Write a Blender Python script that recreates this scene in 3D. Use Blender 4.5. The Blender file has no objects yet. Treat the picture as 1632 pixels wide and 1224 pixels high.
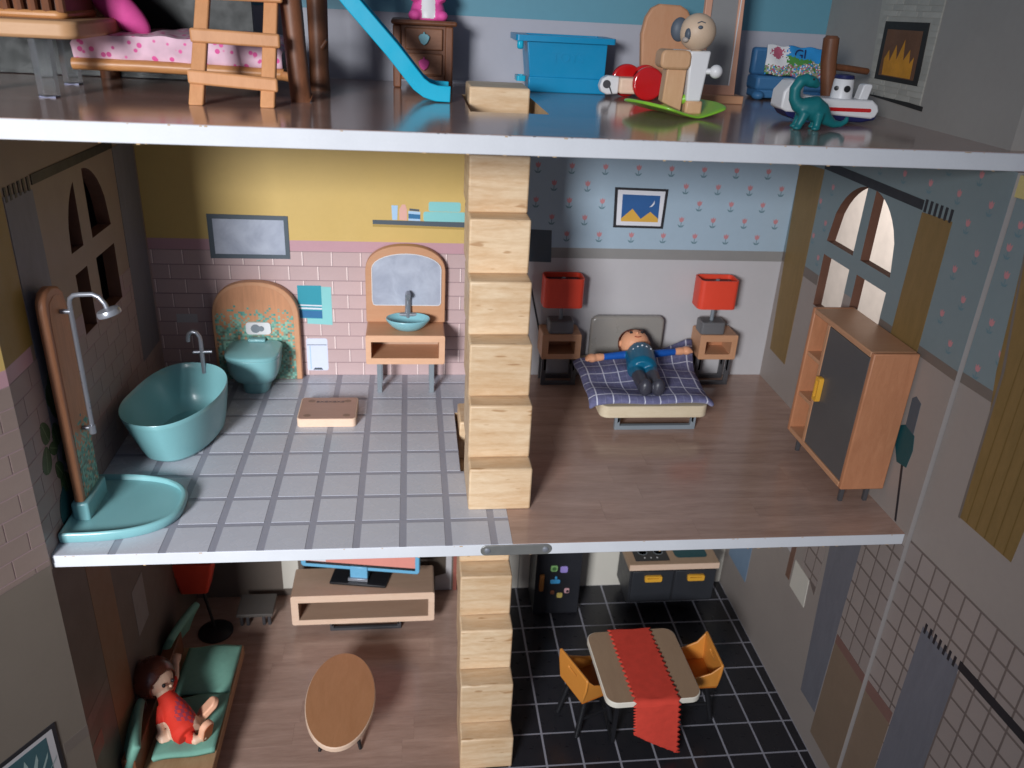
import bpy, math, random
from mathutils import Matrix, Vector, geometry
random.seed(7)
R = math.radians
SC = bpy.context.scene
COL = SC.collection

# ------------------------------------------------------------------ camera
CAMX, CAMY, CAMZ = 6.18100461, -14.7995627, 10.8651391
YAW, PIT, ROL, FPX = 0.13461997, 0.436989254, 0.0550991418, 1315.45062
Fv = Vector((math.sin(YAW)*math.cos(PIT), math.cos(YAW)*math.cos(PIT), -math.sin(PIT)))
Rv = Vector((math.cos(YAW), -math.sin(YAW), 0)); Uv = Rv.cross(Fv)
R2 = math.cos(ROL)*Rv + math.sin(ROL)*Uv; U2 = -math.sin(ROL)*Rv + math.cos(ROL)*Uv
cam = bpy.data.cameras.new('camera'); camo = bpy.data.objects.new('camera', cam); COL.objects.link(camo)
camo.matrix_world = Matrix(((R2.x, U2.x, -Fv.x, CAMX), (R2.y, U2.y, -Fv.y, CAMY), (R2.z, U2.z, -Fv.z, CAMZ), (0, 0, 0, 1)))
cam.sensor_width = 36; cam.lens = 36*FPX/1632; cam.clip_start = .2; cam.clip_end = 400
SC.camera = camo
cam.dof.use_dof = True; cam.dof.focus_distance = 19.5; cam.dof.aperture_fstop = .34
SC.unit_settings.scale_length = 0.032          # one unit of this scene is 3.2 cm, a bathroom tile of the dollhouse
# ------------------------------------------------------------------ world, window light, exposure
W = bpy.data.worlds.new('World'); SC.world = W; W.use_nodes = True
W.node_tree.nodes['Background'].inputs[0].default_value = (.62, .72, 1, 1)
W.node_tree.nodes['Background'].inputs[1].default_value = .20
def area(name, loc, target, sx, sy, power, color, spread=180):
    l = bpy.data.lights.new(name, 'AREA'); l.shape = 'RECTANGLE'; l.size = sx; l.size_y = sy; l.energy = power; l.color = color; l.spread = R(spread)
    o = bpy.data.objects.new(name, l); COL.objects.link(o); o.location = loc
    o.rotation_euler = (Vector(target)-Vector(loc)).to_track_quat('-Z', 'Y').to_euler(); return o
area('window_light', (-12, -40, 16.2), (2.1, 4, .8), 9.5, 9, 3150, (.95, .97, 1.0), 54)
area('room_wall_fill_light', (20.5, 12, 14), (27, 21, 0), 5, 6, 2800, (1, .96, .92), 120)  # added lamp beside the house, brightens the wall behind the right window
SC.view_settings.view_transform = 'Standard'; SC.view_settings.look = 'None'; SC.view_settings.exposure = 0; SC.view_settings.gamma = 1
SC.render.engine = 'CYCLES'; SC.cycles.max_bounces = 8

# ------------------------------------------------------------------ materials
def lin(h):
    h = h.lstrip('#'); o = []
    for i in (0, 2, 4):
        c = int(h[i:i+2], 16)/255; o.append(c/12.92 if c <= .04045 else ((c+.055)/1.055)**2.4)
    return tuple(o)+(1,)
MATS = {}
class NT:
    def __init__(s, name):
        s.m = bpy.data.materials.new(name); s.m.use_nodes = True; s.t = s.m.node_tree; s.b = s.t.nodes['Principled BSDF']; MATS[name] = s.m
    def n(s, kind, **kw):
        x = s.t.nodes.new(kind)
        for k, v in kw.items():
            if k.startswith('i_'): x.inputs[k[2:].replace('_', ' ')].default_value = v
            else: setattr(x, k, v)
        return x
    def l(s, a, b): s.t.links.new(a, b)
    def mix(s, fac, a, b, typ='MIX'):
        x = s.n('ShaderNodeMix', data_type='RGBA', blend_type=typ)
        for sock, v in ((x.inputs[0], fac), (x.inputs[6], a), (x.inputs[7], b)):
            if hasattr(v, 'links') or hasattr(v, 'is_linked'): s.l(v, sock)
            else: sock.default_value = v
        return x.outputs[2]
    def math(s, op, a, b=0.0, c=0.0):
        x = s.n('ShaderNodeMath', operation=op)
        for sock, v in zip(x.inputs, (a, b, c)):
            if hasattr(v, 'is_linked'): s.l(v, sock)
            else: sock.default_value = v
        return x.outputs[0]
    def coord(s, scale=(1, 1, 1), which='Object', rot=(0, 0, 0)):
        c = s.n('ShaderNodeTexCoord'); mp = s.n('ShaderNodeMapping'); mp.inputs['Scale'].default_value = scale; mp.inputs['Rotation'].default_value = rot
        s.l(c.outputs[which], mp.inputs[0]); return mp.outputs[0]
    def noise(s, vec, scale, detail=3, rough=.5, dist=0):
        x = s.n('ShaderNodeTexNoise'); x.inputs['Scale'].default_value = scale; x.inputs['Detail'].default_value = detail
        x.inputs['Roughness'].default_value = rough; x.inputs['Distortion'].default_value = dist; s.l(vec, x.inputs['Vector']); return x.outputs[0]
    def ramp(s, fac, stops):
        x = s.n('ShaderNodeValToRGB'); e = x.color_ramp.elements
        while len(e) < len(stops): e.new(.5)
        for k, (p, c) in zip(e, stops): k.position = p; k.color = c
        s.l(fac, x.inputs[0]); return x.outputs[0]
    def bump(s, h, strength=.2, dist=.02):
        x = s.n('ShaderNodeBump'); x.inputs['Strength'].default_value = strength; x.inputs['Distance'].default_value = dist
        s.l(h, x.inputs['Height']); s.l(x.outputs[0], s.b.inputs['Normal'])
    def base(s, c):
        if hasattr(c, 'is_linked'): s.l(c, s.b.inputs['Base Color'])
        else: s.b.inputs['Base Color'].default_value = c
    def rough(s, v, spec=.5):
        s.b.inputs['Roughness'].default_value = v; s.b.inputs['Specular IOR Level'].default_value = spec
def sh(c, k): return (c[0]*k, c[1]*k, c[2]*k, 1)
def plain(name, hexc, rough=.5, var=.12, scale=1.2, spec=.4, metal=0, bump=0, coat=0, rand=0, vary_rough=.12):
    """a painted, plastic or printed surface: slow tone drift, fine speckle, uneven gloss"""
    s = NT(name); c = lin(hexc); v = s.coord()
    f = s.noise(v, scale, 5, .6); g = s.noise(v, scale*18, 2)
    k = s.math('ADD', s.math('MULTIPLY', f, .75), s.math('MULTIPLY', g, .25))
    col = s.ramp(k, [(.25, sh(c, 1-var)), (.75, sh(c, 1+var))])
    if rand:
        oi = s.n('ShaderNodeObjectInfo'); r = s.ramp(oi.outputs['Random'], [(0, (1-rand,)*3+(1,)), (1, (1+rand,)*3+(1,))])
        col = s.mix(1, col, r, 'MULTIPLY')
    s.base(col); s.rough(rough, spec); s.b.inputs['Metallic'].default_value = metal
    rr = s.math('ADD', s.math('MULTIPLY', s.noise(v, scale*3, 4), vary_rough*2), rough-vary_rough); s.l(rr, s.b.inputs['Roughness'])
    if coat: s.b.inputs['Coat Weight'].default_value = coat; s.b.inputs['Coat Roughness'].default_value = .12
    if bump: s.bump(g, bump, .01)
    return s.m
def wood(name, h1, h2, axis='x', scale=1.0, rough=.5, coat=0, rand=.06, knots=False, contrast=1.0, stretch=9):
    s = NT(name); sc = {'x': (1/stretch*2, 1, 1), 'y': (1, 1/stretch*2, 1), 'z': (1, 1, 1/stretch*2)}[axis]
    v = s.coord(tuple(a*scale for a in sc)); oi = s.n('ShaderNodeObjectInfo')
    va = s.n('ShaderNodeVectorMath', operation='ADD'); s.l(v, va.inputs[0])
    cmb = s.n('ShaderNodeCombineXYZ'); m = s.math('MULTIPLY', oi.outputs['Random'], 37.0)
    for i in range(3): s.l(m, cmb.inputs[i])
    s.l(cmb.outputs[0], va.inputs[1]); vv = va.outputs[0]
    a = s.noise(vv, 3.2, 4, .55, .8); b = s.noise(vv, 22, 3, .6, .3)
    k = s.math('ADD', s.math('MULTIPLY', a, .65), s.math('MULTIPLY', b, .35))
    d = .22/contrast
    col = s.ramp(k, [(.5-d, lin(h2)), (.5+d, lin(h1))])
    if knots:
        w = s.n('ShaderNodeTexWave', wave_type='BANDS', bands_direction={'x': 'Z', 'y': 'X', 'z': 'X'}[axis]); w.inputs['Scale'].default_value = 1.3
        w.inputs['Distortion'].default_value = 5; w.inputs['Detail'].default_value = 3; w.inputs['Detail Scale'].default_value = 1.2; s.l(vv, w.inputs['Vector'])
        f = s.ramp(w.outputs['Fac'], [(.0, (.80, .72, .62, 1)), (.35, (1, 1, 1, 1))]); col = s.mix(.38, col, f, 'MULTIPLY')
        sp = s.noise(s.coord(tuple(x*scale*2.2 for x in sc)), 4.5, 1, .4, 0)
        f2 = s.ramp(sp, [(.24, (.62, .48, .36, 1)), (.31, (1, 1, 1, 1))]); col = s.mix(.8, col, f2, 'MULTIPLY')
    r = s.ramp(oi.outputs['Random'], [(0, (1-rand,)*3+(1,)), (1, (1+rand,)*3+(1,))]); col = s.mix(1, col, r, 'MULTIPLY')
    s.base(col); s.rough(rough, .4); s.bump(b, .12, .01)
    if coat: s.b.inputs['Coat Weight'].default_value = coat; s.b.inputs['Coat Roughness'].default_value = .1
    return s.m
def checked(name, base_hex, line_hex, n_u, n_v, w=.07, rough=.85):
    s = NT(name); c = s.n('ShaderNodeTexCoord'); sp = s.n('ShaderNodeSeparateXYZ'); s.l(c.outputs['UV'], sp.inputs[0])
    out = None
    for i, n in ((0, n_u), (1, n_v)):
        fr = s.math('FRACT', s.math('MULTIPLY', sp.outputs[i], n)); ln = s.math('LESS_THAN', s.math('ABSOLUTE', s.math('SUBTRACT', fr, .5)), w)
        out = ln if out is None else s.math('MAXIMUM', out, ln)
        f2 = s.math('FRACT', s.math('ADD', s.math('MULTIPLY', sp.outputs[i], n*2), .5)); thin = s.math('MULTIPLY', s.math('LESS_THAN', s.math('ABSOLUTE', s.math('SUBTRACT', f2, .5)), w*.6), .22)
        out = s.math('MAXIMUM', out, thin)
    b = lin(base_hex); nz = s.noise(s.coord(), 9, 4); k = s.ramp(nz, [(.3, sh(b, .8)), (.7, sh(b, 1.2))])
    s.base(s.mix(out, k, lin(line_hex))); s.rough(rough, .2); s.bump(s.noise(s.coord(), 60, 2), .3, .01); return s.m
def spotted(name, base_hex, hexes, scale, thr, rough=.8):
    s = NT(name); v = s.coord(); vo = s.n('ShaderNodeTexVoronoi'); vo.inputs['Scale'].default_value = scale; s.l(v, vo.inputs['Vector'])
    f = s.ramp(vo.outputs['Distance'], [(thr, (1, 1, 1, 1)), (thr+.08, (0, 0, 0, 1))])
    c2 = s.mix(s.noise(v, 2.3, 1), lin(hexes[0]), lin(hexes[1])); c3 = s.ramp(s.noise(v, 1.4, 3), [(.4, lin(base_hex)), (.62, sh(lin(base_hex), .72))])
    s.base(s.mix(f, c3, c2)); s.rough(rough, .2); return s.m
def mosaic(name, base_hex, hexes, scale=16):
    """beech board printed with small square mosaic tiles that thin out towards the top"""
    s = NT(name); v = s.coord((1, 1, 1)); sp = s.n('ShaderNodeSeparateXYZ'); s.l(v, sp.inputs[0])
    h = s.math('ADD', sp.outputs[0], sp.outputs[1]); cx = s.math('FLOOR', s.math('MULTIPLY', h, scale)); cz = s.math('FLOOR', s.math('MULTIPLY', sp.outputs[2], scale))
    cmb = s.n('ShaderNodeCombineXYZ'); s.l(cx, cmb.inputs[0]); s.l(cz, cmb.inputs[1])
    wn = s.n('ShaderNodeTexWhiteNoise', noise_dimensions='3D'); s.l(cmb.outputs[0], wn.inputs['Vector'])
    fade = s.ramp(s.math('MULTIPLY', sp.outputs[2], .36), [(0, (.98, .98, .98, 1)), (.5, (.85, .85, .85, 1)), (.7, (.4, .4, .4, 1)), (.86, (.04, .04, .04, 1)), (.92, (0, 0, 0, 1))])
    on = s.math('LESS_THAN', wn.outputs[0], fade)
    col = s.ramp(wn.outputs['Value'], [(0, lin(hexes[0])), (.35, lin(hexes[1])), (.7, lin(hexes[2])), (.9, lin(hexes[0]))])
    g = s.noise(s.coord((8, 8, .8)), 2, 3); w = s.ramp(g, [(.3, lin(base_hex)), (.7, sh(lin(base_hex), .85))])
    s.base(s.mix(on, w, col)); s.rough(.5, .4); return s.m

white_edge = plain('white_board_edge', '#cdcfd4', .55, .06, 1.1, bump=.12)
raw_board = plain('raw_fibreboard', '#b89a74', .85, .1, 3, .2)
back_paint = plain('board_paint', '#9a9390', .6, .04)
yellow = plain('ochre_wall_print', '#ccad69', .42, .05, .4)
pink = plain('pink_band_print', '#bb929a', .42, .05, .5)
brick_m = plain('pale_pink_brick_print', '#bfa5a4', .42, .06, .9, rand=.05)
brick_g = plain('brick_joint_print', '#9c8486', .5, .05)
brick_l = plain('brick_highlight_print', '#eedad6', .45, .03)
ltile = plain('grey_floor_tile_print', '#c0c2cb', .26, .05, .8, rand=.035)
lgrout = plain('grey_grout_print', '#999aa6', .4, .05, 1)
ktile = plain('black_floor_tile_print', '#27272c', .3, .2, 1, rand=.1, spec=.45)
kgrout = plain('pale_grout_print', '#9a9aa4', .4, .05)
ptile = plain('taupe_wall_tile_print', '#9a8e89', .45, .05, 1, rand=.04)
ptile_g = plain('brown_grout_print', '#70645f', .5, .06)
plank = wood('brown_plank_print', '#bd9f90', '#977a6c', 'x', .8, .22, .2, .05, contrast=.9, stretch=14)
topfloor = wood('glossy_brown_plank_print', '#ad8e81', '#8b6d62', 'x', .7, .14, .25, 0, contrast=.9)
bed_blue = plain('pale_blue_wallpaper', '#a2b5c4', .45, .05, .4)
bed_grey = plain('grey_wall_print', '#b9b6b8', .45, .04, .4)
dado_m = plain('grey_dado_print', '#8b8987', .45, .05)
rw_blue = plain('shaded_blue_wallpaper', '#7b898d', .5, .06, .4)  # bedroom wallpaper again, shade of the right side put into its colour
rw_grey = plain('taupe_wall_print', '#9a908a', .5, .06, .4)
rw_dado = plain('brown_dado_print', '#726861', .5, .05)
curtain_m = wood('mustard_curtain_print', '#8c7044', '#776037', 'z', 1.6, .55, 0, 0, contrast=.8)
curtain_b = wood('slate_curtain_print', '#77777f', '#686870', 'z', 1.4, .55, 0, 0, contrast=.8)
rod_m = plain('black_rod_print', '#2a292d', .5, .1)
dk_edge = plain('brown_cut_edge', '#6e4a3a', .8, .15, 3)
living_w = plain('olive_grey_wall_shaded', '#6a6058', .5, .06, .5)  # living room print darkened, part of the shadow is put into it
cream_w = plain('cream_wall_print', '#d2cdc2', .5, .03, .5)
attic_g = plain('attic_grey_wall', '#a9a9b2', .5, .05, .3)
attic_t = plain('attic_teal_wall', '#5f93a4', .5, .06, .3)
attic_r = plain('attic_side_wall', '#9a958f', .5, .08, .3)
stone_m = plain('stone_surround_print', '#a9a69d', .6, .12, 2, rand=.12)
char_m = plain('charcoal_print', '#2c2a28', .6, .15, 2)
flame_m = plain('flame_print', '#c98a2c', .6, .3, 2)
glow_m = plain('ember_print', '#6b4a35', .6, .3, 1)
red_pr = plain('tulip_red_print', '#bf8287', .5, .1)
green_pr = plain('tulip_green_print', '#63808a', .5, .1)
teal_pr = plain('teal_towel_print', '#2f93a5', .5, .05); teal_l = plain('light_teal_print', '#86c6c6', .5, .05); navy_pr = plain('blue_print', '#2f6d9b', .5, .05)
pale_pr = plain('pale_lilac_print', '#cfd6ea', .5, .04); grey_pr = plain('slate_print', '#4d5760', .5, .05); salmon_pr = plain('salmon_print', '#dcaa9c', .5, .05); plant_pr = plain('dark_green_print', '#415433', .55, .25, 3); pot_pr = plain('dark_teal_print', '#174a50', .55, .1); sky_pr = plain('sky_blue_print', '#a7c6e2', .5, .04); sand_pr = plain('sand_print', '#d6a648', .5, .1); night_pr = plain('night_blue_print', '#2f5c94', .5, .1); white_pr = plain('white_print', '#dcdce2', .5, .03)
beech = wood('beech_veneer', '#c89a79', '#bb8560', 'x', 1.0, .5, contrast=.6)
beech_v = wood('beech_upright', '#c89a79', '#ba825c', 'z', 1.0, .5, contrast=.6)
beech_pale = wood('pale_beech_edge', '#efd3bd', '#dcb99d', 'x', 1.6, .5, contrast=.6)
pine = wood('pine_block', '#e0c8a8', '#c6a27a', 'x', .8, .48, 0, .09, knots=True, contrast=1.1)
walnut_top = wood('brown_beech_table', '#bf8a63', '#aa7650', 'y', 1.2, .42, contrast=.7)
tan_top = wood('tan_table_top', '#b3967a', '#a0836a', 'y', 1.2, .5, contrast=.6)
dark_wood = wood('dark_stained_wood', '#85563c', '#5e3926', 'z', 1.2, .45, contrast=.8)
ladder_w = wood('ladder_wood', '#cf9668', '#b67d50', 'z', 1.5, .5, contrast=.7)
honey = wood('honey_wood', '#c48d5a', '#a46c3e', 'x', 1.2, .4)
ply = wood('pale_plywood', '#d9cbb2', '#c2b091', 'x', 2.0, .5, contrast=.7)
block_w = wood('raw_beech_block', '#d3ab86', '#bd9068', 'z', 1.5, .5, contrast=.6)
bench_v = wood('brown_grey_veneer', '#b89a84', '#a68872', 'x', 1.0, .5, contrast=.6)
front_v = wood('light_beech_front', '#dcb090', '#cd9e7c', 'x', 1.2, .5, contrast=.6)
orange_w = wood('orange_beech_panel', '#c28763', '#aa7150', 'z', 1.6, .42, contrast=.8)
teal = plain('teal_plastic', '#7cb0b4', .3, .05, .8, .5, coat=.15, vary_rough=.05)
teal_in = plain('teal_plastic_light', '#86bcc6', .28, .04, .8, .5, coat=.2, vary_rough=.05)
teal_dk = plain('teal_felt', '#77a897', .85, .1, 5, .2, bump=.25)
grey_pl = plain('grey_plastic', '#7d858c', .4, .06)
dgrey = plain('charcoal_plastic', '#4b4a4d', .35, .08)
blackp = plain('black_plastic', '#212124', .38, .15)
chrome = plain('brushed_metal', '#9a9a97', .35, .1, 3, .5, .6)
silver = plain('silver_plastic', '#9b9ea6', .3, .05, 1, .5, .55)
mirror_m = NT('mirror_foil'); _v = mirror_m.coord(); _f = mirror_m.noise(_v, 1.6, 4, .6, .5); mirror_m.base(mirror_m.ramp(_f, [(.35, lin('#a2a8b8')), (.65, lin('#b9bfcd'))])); mirror_m.rough(.3); mirror_m.b.inputs['Metallic'].default_value = .1; mirror_m.bump(mirror_m.noise(_v, 2, 2), .1, .02); mirror_m = mirror_m.m
tallmir = plain('dim_mirror_foil', '#8d8d8d', .4, .06, 1.5, .3, 0)
red_pl = plain('red_plastic', '#e44a34', .4, .05, .8, .4)
red_gl = plain('red_lacquer', '#c01a1c', .15, .08, 1, .5, coat=.5, vary_rough=.03)
mustard = plain('mustard_plastic', '#dc9140', .36, .05, .8, .45)
red_felt = plain('red_felt', '#d84b3d', .95, .12, 4, .1, bump=.5)
head_m = plain('taupe_lacquer', '#8f8a84', .3, .04, 1, .5, coat=.2)
check_m = checked('blue_checked_cotton', '#6a6a8c', '#d2d3e2', 8, 6, .035)
floral = spotted('pink_floral_cotton', '#e2bccb', ('#cf4f8f', '#d8639a'), 5.5, .25)
pinkp = plain('hot_pink_felt', '#d24f93', .7, .12, 2, .2)
pinkfig = plain('pink_flock', '#e0559f', .6, .08, 3, .3)
blue_pl = plain('blue_plastic', '#1488b6', .34, .05, .7, .4)
cyan_pl = plain('cyan_plastic', '#16aacb', .3, .05, .7, .45)
blue_sofa = plain('denim_blue_plastic', '#3c6f9c', .5, .1, 1)
lime = plain('lime_lacquer', '#86c238', .3, .05, .8, .5, coat=.3)
whitep = plain('white_lacquer', '#dcdbdc', .4, .03, 1, .5)
skin = plain('painted_skin', '#e3a27c', .45, .04, 1, .4); skin_p = plain('pale_skin', '#e6bfa4', .45, .04, 1, .4)
koala_m = plain('koala_wood', '#cdb399', .5, .06, 1.2); koala_d = plain('koala_grey', '#525b66', .5, .06)
dino_m = plain('teal_rubber', '#146a6f', .42, .12, 1.4, .4)
navy = plain('navy_lacquer', '#1d2150', .4, .1); hair_b = plain('brown_lacquer_hair', '#5c2f22', .3, .15, 1, .5, coat=.3); shirt = plain('teal_blue_paint', '#0b6080', .35, .05); sleeve = plain('royal_blue_cloth', '#0d52a8', .6, .08); trous = plain('charcoal_paint', '#3c3c46', .4, .06); dress = plain('red_dress_cloth', '#d8392b', .7, .12, 3, .2); dress_p = plain('plum_print', '#9c3a4e', .7, .1); shoe = plain('russet_sole', '#a6562d', .5, .08)
room_m = plain('cream_plaster', '#d6cac0', .9, .11, 1.3, .2, bump=.6); room_d = plain('dark_brown_wood', '#3a2a1e', .6, .2, .6); carpet = plain('dark_carpet', '#3c3632', .95, .15, 5, .1)
clear = NT('clear_acrylic'); clear.base((.92, .95, .96, 1)); clear.rough(.06); clear.b.inputs['Transmission Weight'].default_value = .95; clear.b.inputs['IOR'].default_value = 1.47; clear = clear.m
handle_y = plain('yellow_plastic', '#e8ac3c', .35, .04)
tvblue = plain('light_blue_plastic', '#6fb2d6', .3, .04); coral = plain('coral_screen_print', '#e09488', .35, .06)

# ------------------------------------------------------------------ mesh helpers
MW = {}
class MB:
    def __init__(s): s.v = []; s.f = []; s.mi = []; s.uv = None
    def add(s, vs, fs, mi=0):
        o = len(s.v); s.v += [Vector(p) for p in vs]; s.f += [tuple(o+i for i in f) for f in fs]; s.mi += [mi]*len(fs); return s
    def box(s, x0, x1, y0, y1, z0, z1, mi=0):
        return s.add([(x0, y0, z0), (x1, y0, z0), (x1, y1, z0), (x0, y1, z0), (x0, y0, z1), (x1, y0, z1), (x1, y1, z1), (x0, y1, z1)],
                     [(0, 3, 2, 1), (4, 5, 6, 7), (0, 1, 5, 4), (1, 2, 6, 5), (2, 3, 7, 6), (3, 0, 4, 7)], mi)
    def plate(s, loops, plane, a0, a1, mi=0):
        """extrude a flat outline (first loop) with holes (further loops); plane 'xz', 'yz' or 'xy'"""
        if isinstance(loops[0][0], (int, float)): loops = [loops]
        P = {'xz': lambda p, a: (p[0], a, p[1]), 'yz': lambda p, a: (a, p[0], p[1]), 'xy': lambda p, a: (p[0], p[1], a)}[plane]
        tri = geometry.tessellate_polygon([[Vector((p[0], p[1], 0)) for p in l] for l in loops]); flat = [p for l in loops for p in l]; n = len(flat)
        vs = [P(p, a0) for p in flat]+[P(p, a1) for p in flat]
        fs = [tuple(t) for t in tri]+[tuple(i+n for i in reversed(t)) for t in tri]
        if len(loops) == 1: fs = [tuple(range(n)), tuple(range(2*n-1, n-1, -1))]
        k = 0
        for l in loops:
            m = len(l)
            for i in range(m): j = (i+1) % m; fs.append((k+i, k+j, k+j+n, k+i+n))
            k += m
        return s.add(vs, fs, mi)
    def rings(s, rs, cap0=True, cap1=True, mi=0, closed=True):
        n = len(rs[0]); vs = [p for r in rs for p in r]; fs = []
        for a in range(len(rs)-1):
            for i in range(n if closed else n-1): j = (i+1) % n; fs.append((a*n+i, a*n+j, (a+1)*n+j, (a+1)*n+i))
        if cap0: fs.append(tuple(range(n-1, -1, -1)))
        if cap1: fs.append(tuple((len(rs)-1)*n+i for i in range(n)))
        return s.add(vs, fs, mi)
    def tube(s, path, r, n=12, mi=0):
        path = [Vector(p) for p in path]; rr = r if isinstance(r, (list, tuple)) else [r]*len(path); rs = []; up = None
        for i, p in enumerate(path):
            t = (path[min(i+1, len(path)-1)]-path[max(i-1, 0)]).normalized()
            if up is None: up = Vector((0, 0, 1)) if abs(t.z) < .9 else Vector((1, 0, 0))
            a = (up-t*up.dot(t)).normalized(); b = t.cross(a); up = a
            rs.append([p+rr[i]*(math.cos(2*math.pi*k/n)*a+math.sin(2*math.pi*k/n)*b) for k in range(n)])
        return s.rings(rs, mi=mi)
    def ball(s, c, r, n=20, m=12, mi=0, rot=None):
        r = r if isinstance(r, (list, tuple)) else (r,)*3; c = Vector(c); rs = []
        for j in range(1, m):
            th = math.pi*j/m; rs.append([Vector((r[0]*math.sin(th)*math.cos(2*math.pi*i/n), r[1]*math.sin(th)*math.sin(2*math.pi*i/n), -r[2]*math.cos(th))) for i in range(n)])
        vs = [Vector((0, 0, -r[2]))]+[p for q in rs for p in q]+[Vector((0, 0, r[2]))]; fs = []
        for i in range(n):
            j = (i+1) % n; fs.append((0, 1+j, 1+i)); fs.append((len(vs)-1, 1+(m-2)*n+i, 1+(m-2)*n+j))
            for a in range(m-2): fs.append((1+a*n+i, 1+a*n+j, 1+(a+1)*n+j, 1+(a+1)*n+i))
        if rot: vs = [rot @ p for p in vs]
        return s.add([p+c for p in vs], fs, mi)
    def lathe(s, c, prof, n=28, mi=0, sx=1, sy=1, cap0=True, cap1=True):
        c = Vector(c); return s.rings([[c+Vector((r*sx*math.cos(2*math.pi*i/n), r*sy*math.sin(2*math.pi*i/n), z)) for i in range(n)] for r, z in prof], cap0, cap1, mi)
    def grid(s, fn, nu, nv, mi=0, thick=0):
        vs = [fn(i/nu, j/nv) for j in range(nv+1) for i in range(nu+1)]; w = nu+1
        fs = [(j*w+i, j*w+i+1, (j+1)*w+i+1, (j+1)*w+i) for j in range(nv) for i in range(nu)]
        s.uv = [(i/nu, j/nv) for j in range(nv+1) for i in range(nu+1)]; return s.add(vs, fs, mi)
    def turn(s, c, rz=0, rx=0, ry=0):
        c = Vector(c); m = Matrix.Rotation(R(rz), 3, 'Z') @ Matrix.Rotation(R(ry), 3, 'Y') @ Matrix.Rotation(R(rx), 3, 'X'); s.v = [m @ (p-c)+c for p in s.v]; return s
    def mesh(s, name, inv=None):
        me = bpy.data.meshes.new(name); me.from_pydata([tuple((inv @ p) if inv else p) for p in s.v], [], s.f)
        import bmesh
        b = bmesh.new(); b.from_mesh(me); b.faces.ensure_lookup_table()
        bmesh.ops.recalc_face_normals(b, faces=b.faces[:]); b.to_mesh(me); b.free()
        if len(me.polygons) == len(s.mi): me.polygons.foreach_set('material_index', s.mi)
        if s.uv and len(s.uv) == len(me.vertices):
            u = me.uv_layers.new(name='UVMap')
            for l in me.loops: u.data[l.index].uv = s.uv[l.vertex_index]
        return me
    def build(s, name, mats, parent=None, bev=0, smooth=True, sub=0, solid=0, angle=38, seg=2, label=None):
        inv = MW[parent.name].inverted() if parent else None
        me = s.mesh(name, inv); o = bpy.data.objects.new(name, me); COL.objects.link(o)
        for m in (mats if isinstance(mats, (list, tuple)) else [mats]): me.materials.append(m)
        if smooth: me.polygons.foreach_set('use_smooth', [True]*len(me.polygons)); me.set_sharp_from_angle(angle=R(angle))
        if solid: x = o.modifiers.new('thickness', 'SOLIDIFY'); x.thickness = solid; x.offset = 0
        if bev: x = o.modifiers.new('bevel', 'BEVEL'); x.width = bev; x.segments = seg; x.limit_method = 'ANGLE'; x.angle_limit = R(40); x.harden_normals = False
        if sub: x = o.modifiers.new('smooth', 'SUBSURF'); x.levels = sub; x.render_levels = sub
        if parent: o.parent = parent
        MW[o.name] = MW[parent.name] if parent else Matrix.Identity(4)
        if label: o['label'] = label
        return o
def tag(o, label, cat, group=None, kind=None):
    if label: o['label'] = label
    if cat: o['category'] = cat
    if group: o['group'] = group
    if kind: o['kind'] = kind
    return o
def thing(name, label, cat, loc, rz=0, group=None):
    o = bpy.data.objects.new(name, None); COL.objects.link(o); o.location = loc; o.rotation_euler = (0, 0, R(rz)); o.empty_display_size = .2
    MW[o.name] = Matrix.Translation(loc) @ Matrix.Rotation(R(rz), 4, 'Z'); return tag(o, label, cat, group)
def copy_tree(o, parent=None):
    c = o.copy(); COL.objects.link(c)
    if parent: c.parent = parent
    for ch in list(o.children): copy_tree(ch, c)
    return c
_pc = {}
def piece(name, dims, mat, parent, loc, rz=0):
    """a small slab (brick, tile, plank): alike pieces share one mesh"""
    k = (name, tuple(round(d, 3) for d in dims), mat.name)
    if k not in _pc:
        x, y, z = (d/2 for d in dims); b = .012
        m = MB().box(-x, x, -y, y, -z, z); me = m.mesh(name); me.materials.append(mat); _pc[k] = me
    o = bpy.data.objects.new(name, _pc[k]); COL.objects.link(o); o.parent = parent
    p = MW[parent.name].inverted() @ Vector(loc); o.location = p; o.rotation_euler = (0, 0, R(rz)); return o
def fused(mb, name, parent, voxel, paint, mats, smooth=6, label=None):
    """one continuous body: the overlapping forms are merged into a single skin and then painted by region"""
    inv = MW[parent.name].inverted() if parent else None
    me = mb.mesh(name); o = bpy.data.objects.new('tmp', me); COL.objects.link(o)
    x = o.modifiers.new('r', 'REMESH'); x.mode = 'VOXEL'; x.voxel_size = voxel
    y = o.modifiers.new('s', 'SMOOTH'); y.iterations = smooth; y.factor = .5
    dg = bpy.context.evaluated_depsgraph_get(); me2 = bpy.data.meshes.new_from_object(o.evaluated_get(dg)); bpy.data.objects.remove(o)
    me2.name = name
    for m in mats: me2.materials.append(m)
    for p in me2.polygons: p.material_index = paint(p.center); p.use_smooth = True
    if inv: me2.transform(inv)
    ob = bpy.data.objects.new(name, me2); COL.objects.link(ob)
    if parent: ob.parent = parent
    MW[ob.name] = MW[parent.name] if parent else Matrix.Identity(4)
    if label: ob['label'] = label
    return ob
def rrect(x0, x1, z0, z1, r, n=6):
    p = []
    for cx, cz, a in ((x1-r, z0+r, -90), (x1-r, z1-r, 0), (x0+r, z1-r, 90), (x0+r, z0+r, 180)):
        for i in range(n+1): t = R(a+90*i/n); p.append((cx+r*math.cos(t), cz+r*math.sin(t)))
    return p
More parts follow.
